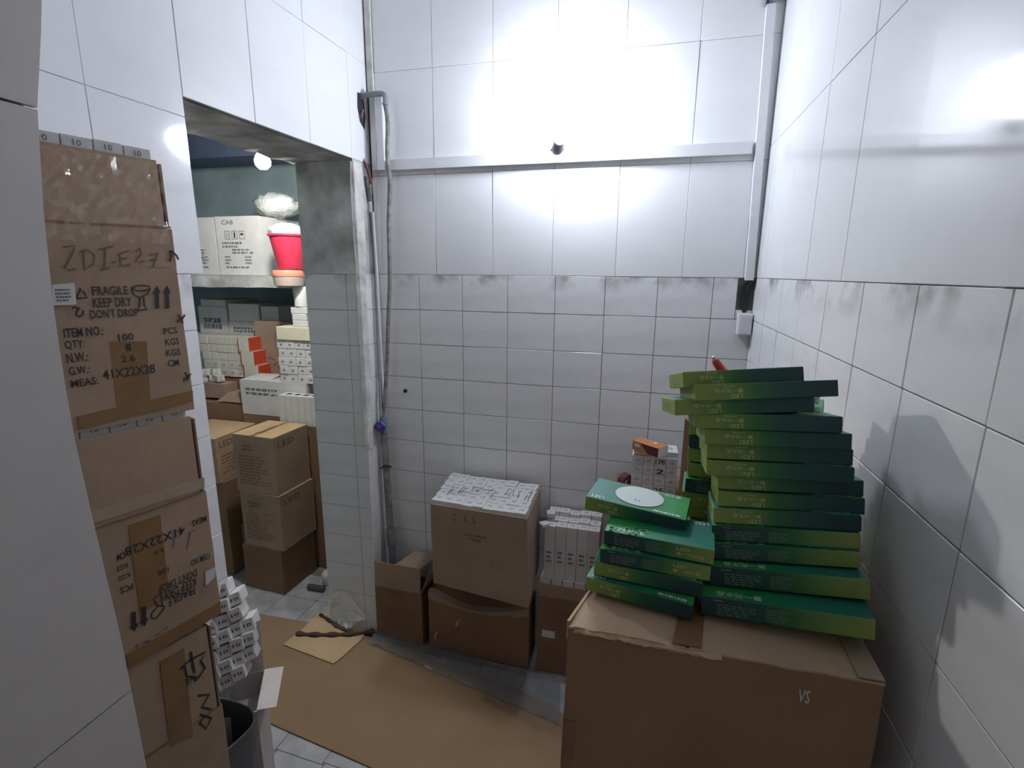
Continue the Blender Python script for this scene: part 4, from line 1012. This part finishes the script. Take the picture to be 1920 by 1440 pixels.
def crumple(label, name, cat, corners, nx, ny, amp, m, seed, hfun=None, kind=None):
    rnd = random.Random(seed); A, B, C_, D_ = [Vector(c) for c in corners]; V = []
    for j in range(ny+1):
        for i in range(nx+1):
            u, v = i/nx, j/ny; q = (A*(1-u)+B*u)*(1-v)+(D_*(1-u)+C_*u)*v
            q = q+Vector((rnd.uniform(-1, 1)*amp*.6, rnd.uniform(-1, 1)*amp*.6, abs(rnd.gauss(0, amp))))
            if hfun: q.z += hfun(u, v)
            V.append(q)
    F = [(j*(nx+1)+i, j*(nx+1)+i+1, (j+1)*(nx+1)+i+1, (j+1)*(nx+1)+i) for j in range(ny) for i in range(nx)]
    return single(name, V, F, m, label, cat, smooth=70)
crumple('crumpled clear plastic bag heaped against the foot of the tiled jamb', 'plastic_bag', 'plastic bag',
        [onZ(598, 1150, .02), onZ(650, 1180, .02), Vector((-.235, -.145, .04)), Vector((-.45, -.145, .05))], 16, 14, .010, M['bag'], 14, lambda u, v: .15*v**1.6*(.7+.3*math.sin(5*u))+.03*math.sin(math.pi*u)*math.sin(math.pi*v))
crumple('strip of dusty clear film lying along the foot of the back cartons', 'plastic_film', 'plastic film',
        [onZ(690, 1205, .010), onZ(1050, 1360, .010), onZ(1050, 1275, .012), onZ(705, 1185, .012)], 40, 8, .004, M['film'], 15)
crumple('small crinkled scrap of clear film shining on the cardboard sheet', 'film_scrap', 'plastic film',
        [onZ(733, 1222, .010), onZ(768, 1241, .010), onZ(775, 1232, .012), onZ(740, 1214, .012)], 10, 5, .004, M['wraptape'], 16)

# open white carton in the doorway, crammed with bulb boxes
CZ = .50
K = onZ(482, 1334, CZ); e1 = Vector((-.55, .835, 0)).normalized(); e2 = Vector((-e1.y, e1.x, 0))
wd, dp = .105, .165
H = Hex(**{a+b+c: Vector((K.x, K.y, 0))+(e2*wd if a == 'L' else Vector())+(e1*dp if b == 'K' else Vector())+Vector((0, 0, {'B': .003, 'T': CZ}[c])) for a in 'LR' for b in 'FK' for c in 'BT'})
o = empty('carton', mid(H), 'open white carton crammed with bulb boxes by the doorway, beside the left stack', 'carton')
part('body', *H.lattice(0, 1, 0, 1, 0, .84, 5, .001, 51), M['white_tray'], o, smooth=35)
part('rim', *join(*[H.sub(*s, .84, 1) for s in ((0, 1, 0, .02), (0, 1, .98, 1), (0, .02, .02, .98), (.98, 1, .02, .98))]), M['white_tray'], o)
a, b = H.p(1, .02, 1), H.p(1, 1, 1); out = -e2
V = [a, b, b+out*.055+Vector((0, 0, -.004)), a+out*.05+Vector((0, 0, -.004))]; V += [v+Vector((0, 0, .002)) for v in V]; part('flap', V, BOXF, M['white_tray'], o, label='right flap folded outwards')
V = [H.p(1, 1, 1), H.p(.40, 1, 1), H.p(.5, 1.02, 1)+Vector((0, 0, .16)), H.p(1.0, 1.02, 1)+Vector((0, 0, .175))]; V += [v+e1*.003 for v in V]; part('flap', V, BOXF, M['white_tray'], o, label='back flap standing up')
X_ = Vector((.86, .50, 0)).normalized()
up_ = Vector((-.10, .26, .96)).normalized(); X_ = (X_-up_*X_.dot(up_)).normalized(); out_ = X_.cross(up_)
Rp = Matrix((X_, -out_, up_)).transposed()
pn = Vector((.50, -.75, .42)).normalized(); pc0 = H.p(.55, .42, 1); cs = .0365
me = mesh('bulb_box', boxV((-cs/2, 0, -cs/2), (cs/2, .075, cs/2)), BOXF, M['white']); bevel_me(me, .0012)
mk = mesh('printed_mark', *text_on(lambda a, b: (a, -.0004, b), '10', -cs*.30, -cs*.13, cs*.30, cs*.13), M['ink'])
for c_, (x0, ys) in enumerate(((394, (1180, 1209, 1238, 1266, 1292)), (419, (1108, 1138, 1166, 1195, 1223, 1252, 1279)), (443, (1124, 1153, 1181, 1210, 1238, 1264)), (465, (1172, 1199, 1227)))):
    for r, y_ in enumerate(ys):
        q = onP(x0+(y_-1200)*.05, y_, pc0+Vector((.012, -.018, 0))*(r % 2)*.5, pn)
        ob = bpy.data.objects.new('bulb_box', me); COL.objects.link(ob)
        R2 = Rp @ Matrix.Rotation(-.30+random.uniform(-.10, .10), 3, 'Y')
        ob.matrix_world = Matrix.Translation(q) @ R2.to_4x4()
        tag(ob, 'leaning bulb box in the open white carton, %s column from left, %s from top' % (ON_[c_], ON_[r]), 'bulb box', 'bulb boxes piled in the open white carton')
        p = bpy.data.objects.new('printed_mark', mk); COL.objects.link(p); p.parent = ob
# dark grey basin between that carton and the stack
bz = .555
rim = [(411, 1307), (430, 1311), (452, 1318), (468, 1325), (477, 1336), (478, 1352), (470, 1366), (450, 1386), (425, 1408), (400, 1432), (370, 1462)]
rp = [onZ(x, y, bz) for x, y in rim]
cx = sum((p.x for p in rp))/len(rp); cy_ = sum((p.y for p in rp))/len(rp)
rp = [p for p in rp[:9]]
lst = rp+[Vector((-.09, -1.175, bz))]
ctr = Vector((-.04, -1.145, 0)); V = []; n = len(lst)
prof = [(1.0, bz), (1.0, bz-.008), (.90, bz-.012), (.72, .02), (.70, .003), (.66, .01), (.86, bz-.012), (.93, bz-.001)]
for s_, z_ in prof:
    for p in lst: V.append((ctr.x+(p.x-ctr.x)*s_, ctr.y+(p.y-ctr.y)*s_, z_))
F = [(i*n+k_, i*n+(k_+1) % n, ((i+1) % 8)*n+(k_+1) % n, ((i+1) % 8)*n+k_) for i in range(8) for k_ in range(n) if i not in (4,)]+[tuple(4*n+k_ for k_ in range(n))]
single('bin', V, F, M['basin'], 'dark grey plastic bin with rounded rim tucked behind the left stack', 'bin', smooth=50)

# ------------------------------------------------------------------ inner room
def pbox(px, Y, depth, name, label, cat, m, group=None, th=0, print_=None, top=True, m_top=None, zmin=None, seed=1):
    x0, y0, x1, y1 = px; ym = (y0+y1)/2
    a = onY(x0, y1, Y); b = onY(x1, y1, Y); t = onY((x0+x1)/2, y0, Y)
    zb_ = a.z if zmin is None else zmin
    H = obox(a.x, Y, zb_, b.x-a.x, depth, t.z-zb_, th); o = empty(name, mid(H), label, cat, group)
    carton_parts(H, o, m, m_top, seed=seed, amp=.001, top=top, tape=None if m in (M['white'], M['white_w']) else 'tape', wt=.985 if top else 1.0)
    return o, H
G_ = 'white cartons on the concrete shelf'
SY = .50
for i, (px, lab) in enumerate((((338, 408, 411, 514), 'left white carton on the concrete shelf in the inner room'), ((413.5, 405, 493, 514), 'right white carton on the concrete shelf in the inner room'))):
    o, H = pbox(px, SY, .36, 'carton', lab, 'carton', M['white'], G_, zmin=1.702)
    part('printed_text', *join(bars(H.front, .12, .46, .62, .58, 2, 3+i), bars(H.front, .34, .36, .92, .46, 2, 5+i), bars(H.front, .15, .18, .30, .34, 3, 6+i), bars(H.front, .62, .18, .78, .34, 3, 7+i), bars(H.front, .16, .11, .8, .16, 1, 8+i)), M['ink_g'], o)
    for q in range(3):
        u = .20+.17*q; w = .62 if i else .22
        V, F = join(*[ribbon(s, .008, H.front) for s in ([(u, w), (u+.12, w)], [(u+.12, w), (u+.12, w+.13)], [(u+.12, w+.13), (u, w+.13)], [(u, w+.13), (u, w)])])
        V2, F2 = (pen(H.front, [[(u+.04, w+.02), (u+.04, w+.11)], [(u+.085, w+.02), (u+.085, w+.11)]], .01) if q == 0 else pen(H.front, [[(u+.06, w+.02), (u+.06, w+.11)]], .035) if q == 1 else ([H.front(u+.02, w+.06), H.front(u+.10, w+.06), H.front(u+.08, w+.10), H.front(u+.04, w+.10)], [(0, 1, 2, 3)]))
        part('printed_icon', *join((V, F), (V2, F2)), M['ink'], o)
    part('handwriting', *text_on(H.front, 'CA8' if i else 'JM', .15, .86, .42, .94), M['ink_g'], o)
# bubble wrap bag resting on the cartons
c = onY(520, 392, .66); rnd = random.Random(9)
def blob(c, rx, ry, rz_, seed, nu=20, nv=12, amp=.12):
    rnd = random.Random(seed); V = []
    for j in range(nv+1):
        ph = math.pi*j/nv
        for i in range(nu):
            t_ = 2*math.pi*i/nu; k_ = 1+rnd.uniform(-amp, amp)
            V.append((c.x+rx*k_*math.sin(ph)*math.cos(t_), c.y+ry*k_*math.sin(ph)*math.sin(t_), c.z+rz_*k_*math.cos(ph)))
    F = [(j*nu+i, (j+1)*nu+i, (j+1)*nu+(i+1) % nu, j*nu+(i+1) % nu) for j in range(nv) for i in range(nu)]
    return V, F
bz_ = onY(480, 405, .5).z
single('bubble_wrap', *blob(Vector((c.x, c.y, bz_+.075)), .13, .12, .07, 9), M['bubble'], 'lumpy bundle of bubble wrap on the shelf cartons under the inner bulb', 'bubble wrap', smooth=70)

# pile below the shelf
YB, YR2 = .72, .56
GW = 'white carton packs under the concrete shelf'
zsup = onY(440, 707, YR2).z
xs0, xs1 = onY(372, 707, YR2).x-.08, onY(562, 707, YR2).x
H = obox(xs0, YR2-.005, .002, xs1-xs0, .62, zsup-.012); o = empty('carton', mid(H), 'wide brown carton at the back holding up the white packs under the shelf', 'carton'); carton_parts(H, o, M['card_d'], seed=98)
for i, (px, zm, lab) in enumerate((((374, 627, 489, 720), zsup, 'large white pack at the back under the shelf'), ((377, 575, 429, 626), None, 'white pack at the far left under the concrete shelf'), ((377, 562, 423, 574.5), None, 'thin white pack on top at the far left under the shelf'), ((431, 603, 487, 626), None, 'lower white pack behind the packets with red edges'), ((431, 570, 487, 602.5), None, 'wide white pack under the shelf, second from the left'))):
    if i in (1, 3): zm = zbig
    if i in (2, 4): zm = zprev
    o, H = pbox(px, YB, .3, 'carton', lab, 'carton', M['white'], GW, seed=60+i, zmin=zm)
    zprev = H.k['LFT'].z+.002
    if i == 0: zbig = zprev
    if i in (1, 3): part('printed_text', *bars(H.front, .15, .15, .85, .6, 2, 70+i, .8), M['ink_g'], o)
pbox((493, 603, 525, 720), YB, .3, 'carton', 'plain white pack right of the large one at the back', 'carton', M['white'], GW, seed=68, zmin=zsup)
pbox((491.5, 575, 523, 602.0), YB, .3, 'carton', 'small white pack at the right on the back row under the shelf', 'carton', M['white'], GW, seed=69)
o, H = pbox((486, 603, 553, 703), YR2+.09, .05, 'carton', 'upright brown carton standing between the white packets', 'carton', M['card_p'], seed=71, zmin=zsup, print_=None)
part('handwriting', *pen(H.front, [[(.3, .35), (.5, .3), (.42, .2), (.6, .28)], [(.5, .2), (.65, .14)]], .03), M['ink_soft'], o)
# block of bulb boxes with red edged packets beside it
q0 = onY(382, 705, YR2); q1 = onY(447, 632, YR2); q0.z = zsup; nr, nc = 5, 5; hz_ = (q1.z-q0.z)/nr; wx_ = (q1.x-q0.x)/nc
def small_box(name, label, cat, group, w, d, h, m, loc, rz=0, edge=None):
    key = (name, round(w, 3), round(d, 3), round(h, 3), m.name)
    if key not in _BB: _BB[key] = bevel_me(mesh(name, boxV((-w/2+.0008, 0, 0), (w/2-.0008, d, h-.001)), BOXF, m), .0025)
    o = bpy.data.objects.new(name, _BB[key]); COL.objects.link(o); o.location = loc; o.rotation_euler = (0, 0, rz); return tag(o, label, cat, group)
mkc = mesh('printed_mark', *text_on(lambda a, b: (a, -.0005, b), '60', -wx_*.16, hz_*.35, wx_*.16, hz_*.6), M['ink_g'])
for r in range(nr):
    for c_ in range(nc):
        ob = small_box('bulb_box', 'white bulb box in the red edged block, %s row from bottom, %s from left' % (ON_[r], ON_[c_]), 'bulb box', 'bulb boxes in the red edged block', wx_, .10, hz_, M['white_w'], (q0.x+wx_*(c_+.5)+random.uniform(-.001, .001)+(.004*(nr-r)), YR2+random.uniform(-.003, .003), q0.z+hz_*r))
        if r < 2: p = bpy.data.objects.new('printed_mark', mkc); COL.objects.link(p); p.parent = ob
for r, (a_, b_, wd_) in enumerate(((.0, .34, .142), (.34, .67, .128), (.67, 1.0, .112))):
    x_ = q1.x+.034-.012*r; hh2 = (q1.z-q0.z)*(b_-a_)-.001
    H = obox(x_, YR2-.016, q0.z+(q1.z-q0.z)*a_, wd_-.036, .10, hh2); o = empty('lamp_packet', mid(H), 'white packet with a red edge right of the bulb box block, %s of three' % ('lowest', 'middle', 'topmost')[r], 'lamp packet', 'red edged lamp packets')
    part('body', *H.lattice(0, 1, 0, 1, 0, 1, 3, .0006, r), M['white_w'], o, smooth=35); part('red_edge', *H.sub(-.06, -.001, 0, 1, 0, 1), M['red_edge'], o); part('red_edge', *H.sub(1.001, 1.05, 0, 1, 0, 1), M['red_edge'], o)
# flat topped white carton carrying the right-hand column of packets
YW = .375
zwb = onY(508, 775, YW).z
xw0, xw1 = onY(456, 775, YW).x, onY(578, 775, YW).x
H = obox(xw0, YW, .002, xw1-xw0, .16, zwb-.022); o = empty('carton', mid(H), 'brown carton under the flat topped large white carton', 'carton'); carton_parts(H, o, M['card_d'], seed=99)
o, H = pbox((456, 716, 578, 775), YW, .16, 'carton', 'flat topped large white carton behind the brown cartons', 'carton', M['white'], seed=81)
part('printed_text', *bars(H.front, .08, .55, .6, .8, 2, 3), M['ink_g'], o)
ztw = H.k['LFT'].z
V = [H.p(.02, .1, 1), H.p(.42, .2, 1), H.p(.40, .9, 1)+Vector((0, 0, .012)), H.p(.05, .95, 1)+Vector((0, 0, .008))]; V += [v+Vector((0, 0, .002)) for v in V]
part('flap', V, BOXF, M['white'], o, label='loose lid flap')
q0 = onY(524, 716, YW); q1 = onY(584, 640, YW); q0.z = ztw+.001; nr, nc = 5, 4; hz_ = (q1.z-q0.z)/nr; wx_ = (q1.x-q0.x)/nc
mkm = mesh('printed_mark', *text_on(lambda a, b: (a, -.0005, b), 'M', -wx_*.12, hz_*.3, wx_*.12, hz_*.6), M['ink_g'])
for r in range(nr):
    for c_ in range(nc):
        ob = small_box('bulb_box', 'white bulb box beside the doorway jamb, %s row from bottom, %s from left' % (ON_[r], ON_[c_]), 'bulb box', 'bulb boxes beside the jamb', wx_, .10, hz_, M['white'], (q0.x+wx_*(c_+.5)+(.006 if r % 2 else 0), YW+.006+random.uniform(-.004, .004), q0.z+hz_*r))
        p = bpy.data.objects.new('printed_mark', mkm); COL.objects.link(p); p.parent = ob
ct = onY(519, 640, YW-.006); ct2 = onY(586, 618, YW-.006)
small_box('packet', 'cream padded packet on top of the white column by the jamb', 'packet', None, ct2.x-ct.x, .12, ct2.z-ct.z, M['cream'], ((ct.x+ct2.x)/2, YW-.006, q0.z+hz_*nr+.001))
zt1 = q0.z+hz_*nr+.001+ct2.z-ct.z
s0_ = onY(549, 616, .385); s1_ = onY(573, 577, .385); nh = (s1_.z-zt1)/3
for r in range(3): small_box('bulb_box', 'narrow white box in the little tower above the cream packet, %s' % ('lowest', 'middle', 'topmost')[r], 'bulb box', 'little tower of white boxes', s1_.x-s0_.x+(.012 if r == 2 else 0), .06, nh, M['white'], ((s1_.x+s0_.x)/2, .385, zt1+.001+nh*r))
zt2 = zt1+.001+3*nh
cupx = (s1_.x+s0_.x)/2
zc1 = onY(558, 537, .41).z
single('cup', *lathe([(.032, 0), (.036, .004), (.042, zc1-zt2-.004), (.040, zc1-zt2-.001)], (cupx, .415, zt2+.001), n=20), M['white'], 'white plastic cup standing on the little tower by the jamb', 'cup', smooth=40)
tx_, ty_ = cupx-.035, .372
o = empty('tub', (tx_, ty_, zc1+.002), 'pale pink tub with a salmon lid under the red bucket', 'tub')
zl = onY(545, 517, ty_-.08).z; zl2 = onY(545, 506, ty_-.08).z
part('tub_body', *lathe([(.070, 0), (.076, .004), (.082, zl-zc1-.006)], (tx_, ty_, zc1+.002), n=24), M['pinkpot'], o, smooth=40)
part('lid', *lathe([(.084, zl-zc1-.006), (.087, zl-zc1+.01), (.081, zl2-zc1-.004), (.05, zl2-zc1-.003)], (tx_, ty_, zc1+.002), n=24), M['salmon'], o, smooth=40)
zbk = zl2+.001; hb_ = onY(545, 437, ty_-.1).z-zbk
o = empty('bucket', (tx_+.02, ty_, zbk), 'glossy red plastic bucket on the salmon lid, half hidden by the jamb', 'bucket')
part('bucket_body', *lathe([(.062, .0), (.067, .004), (.098, hb_-.012), (.106, hb_-.010), (.106, hb_), (.096, hb_-.002), (.064, .01)], (tx_+.02, ty_, zbk), n=28), M['red_dark'], o, smooth=40)
single('plastic_bag', *blob(Vector((tx_+.01, ty_, zbk+hb_+.014)), .092, .08, .045, 19), M['bubble'], 'white crumpled plastic bag stuffed in the red bucket', 'plastic bag', smooth=70)
# white pack at the jamb on its own support
zpk = onY(560, 794, .292).z; xp0, xp1 = onY(526, 794, .292).x, onY(598, 794, .292).x
H = obox(xp0, .292, .002, xp1-xp0, .078, zpk-.012); o = empty('carton', mid(H), 'narrow brown carton under the small white pack at the jamb', 'carton'); carton_parts(H, o, M['card_d'], seed=100)
o, H = pbox((526, 744, 598, 794), .292, .076, 'carton', 'small white pack with dark printed top leaning at the jamb', 'carton', M['white'], seed=82)
for q in range(4): part('printed_icon', [H.top(u, v, .0015) for u, v in ((.10+.22*q, .35), (.22+.22*q, .35), (.25+.22*q, .7), (.13+.22*q, .7))], [(0, 1, 2, 3)], M['ink'], o)
for q in range(1, 6): part('seam', *ribbon([(q/6, .03), (q/6, .97)], .006, H.front), M['ink_g'], o)
# corner column of LED cartons
C0 = onZ(540, 1117, 0); cx_, cy2 = C0.x, C0.y
th = -.05
W3, D3 = .258, .292-.012-C0.y-.014
def zof(px, py, X, Y):
    d = ray(px, py); t_ = math.hypot(X-O.x, Y-O.y)/math.hypot(d.x, d.y); return (O+d*t_).z
zA = zof(545, 1032, cx_, cy2); zB = zof(545, 928, cx_, cy2); zC = zof(542, 820, cx_, cy2)
GLD = 'brown LED cartons stacked in the corner of the inner room'
lv_ = [(0.002, zA-.004, -.02, .0, 'lowest brown LED carton of the column in the doorway'), (zA, zB-.003, .0, .0, 'middle brown LED carton of the column in the doorway'), (zB, zC, -.012, .012, 'topmost brown LED carton of the column, stained along its top seam')]
for i, (z0, z1, dx, dth, lab) in enumerate(lv_):
    H = obox(cx_-W3*math.cos(th)+dx, cy2-W3*math.sin(th)+.002*i, z0, W3, D3, z1-z0, th+dth); o = empty('carton', mid(H), lab, 'carton', GLD)
    carton_parts(H, o, M['card'] if i else M['card_d'], M['card_l'] if i == 2 else None, seed=90+i, tape=None, seam='v')
    if i:
        part('printed_text', *text_on(H.right, 'LED', .12, .80, .58, .90), M['ink_soft'], o)
        part('printed_lines', *join(bars(H.front, .1, .12, .9, .66, 10, 4+i, .35), bars(H.front, .2, .72, .55, .84, 2, 3)), M['ink_soft'], o)
    if i == 2:
        V = []; rnd = random.Random(12)
        for q in range(15): u = .5+rnd.uniform(-.015, .015); w_ = rnd.uniform(.02, .075)*(1-.5*q/14); V += [H.top(u-w_, q/14, .0012), H.top(u+w_, q/14, .0012)]
        part('stain', V, [(2*q, 2*q+1, 2*q+3, 2*q+2) for q in range(14)], M['ink_b'], o, label='dark reddish stain along the seam')
# the pair of cartons left of it
cl = onZ(432, 1085, 0); x2, y2 = cl.x, cl.y+.02
DL = .385-y2
zl0 = zof(425, 905, x2, y2)
H = obox(x2-.30, y2+.01, .002, .30, DL-.02, zl0-.005); o = empty('carton', mid(H), 'dark brown carton under the left LED carton in the doorway', 'carton', GLD); carton_parts(H, o, M['card_d'], seed=95)
V = [H.right(u, w, .001) for u, w in ((.30, .28), (.62, .24), (.62, .45), (.30, .48))]; part('sticker', V, [(0, 1, 2, 3)], M['label'], o)
zl1 = zof(415, 822, x2, y2)
H = obox(x2-.31-.02, y2-.012, zl0, .32, DL, zl1-zl0, .02); o = empty('carton', mid(H), 'left brown LED carton beside the column, long flap folded on top', 'carton', GLD); carton_parts(H, o, M['card'], M['card_l'], seed=96, tape=None, seam='v')
part('printed_text', *text_on(H.right, 'LED', .08, .76, .38, .90), M['ink_soft'], o); part('printed_lines', *bars(H.right, .1, .15, .8, .6, 6, 14, .3), M['ink_soft'], o)
# opened carton behind the left one, its flaps up, with loose bulb boxes on it
xo0, xo1 = onY(368, 770, .39).x, onY(462, 770, .39).x; zo_ = onY(400, 752, .39).z
H2 = obox(xo0, .392, .002, min(xo1, xw0-.006)-xo0, .155, zo_); o = empty('carton', mid(H2), 'opened brown carton behind the left LED carton with flaps up', 'carton')
carton_parts(H2, o, M['card_d'], seed=97, top=False)
a2, b2 = H2.p(.0, 1, 1), H2.p(.55, 1, 1)
V = [a2, b2, b2+Vector((-.03, -.01, .09)), a2+Vector((0, -.01, .10))]; V += [v+Vector((0, .004, 0)) for v in V]; part('flap', V, BOXF, M['card'], o, label='tall back flap')
V = [H2.p(.45, .02, 1), H2.p(1.0, .02, 1), H2.p(.97, .25, 1)+Vector((0, 0, .085)), H2.p(.62, .25, 1)+Vector((0, 0, .05))]; V += [v+Vector((0, .004, 0)) for v in V]; part('flap', V, BOXF, M['card'], o, label='front flap leaning back')
for i, (x, y) in enumerate(((386, 702), (401, 706), (389, 690), (404, 692), (414, 706))):
    c = onY(x, y, .49); zz = zsup+.0 if False else zo_+.002
    bulb((c.x, .48+.015*(i % 2), onY(x, 714, .49).z+(.040 if i in (2, 3) else 0)), 'loose white bulb box at the left behind the doorway edge, %s' % ('lower left', 'lower middle', 'upper left', 'upper middle', 'lower right')[i], 'loose bulb boxes behind the doorway edge', .043, .038, rz=.3*i, marks=True)
zlo = onY(395, 714, .49).z
H = obox(onY(374, 714, .45).x, .44, zo_+.006, .20, .10, zlo-zo_-.010); o = empty('carton', mid(H), 'small tilted brown carton piece under the loose bulb boxes', 'carton'); carton_parts(H, o, M['card_p'], seed=101, tape=None)
# bits on the inner floor beside the jamb
pc = onZ(598, 1092, 0)
o = empty('floor_drain_pipe', (pc.x, pc.y, .0), 'short dark pipe stub on the floor beside the doorway jamb', 'pipe')
part('stub', *tube([onZ(578, 1100, .018)+Vector((0, 0, 0)), onZ(608, 1104, .018)], .016, 10), M['basin'], o, smooth=50)
sq = onZ(600, 1098, .02)
single('plastic_scrap', *lathe([(.002, .0), (.030, .004), (.036, .05), (.022, .075), (.003, .08)], (sq.x+.01, sq.y+.06, .0), n=14), M['white'], 'small white plastic scrap standing behind the pipe stub at the jamb', 'scrap', smooth=50)
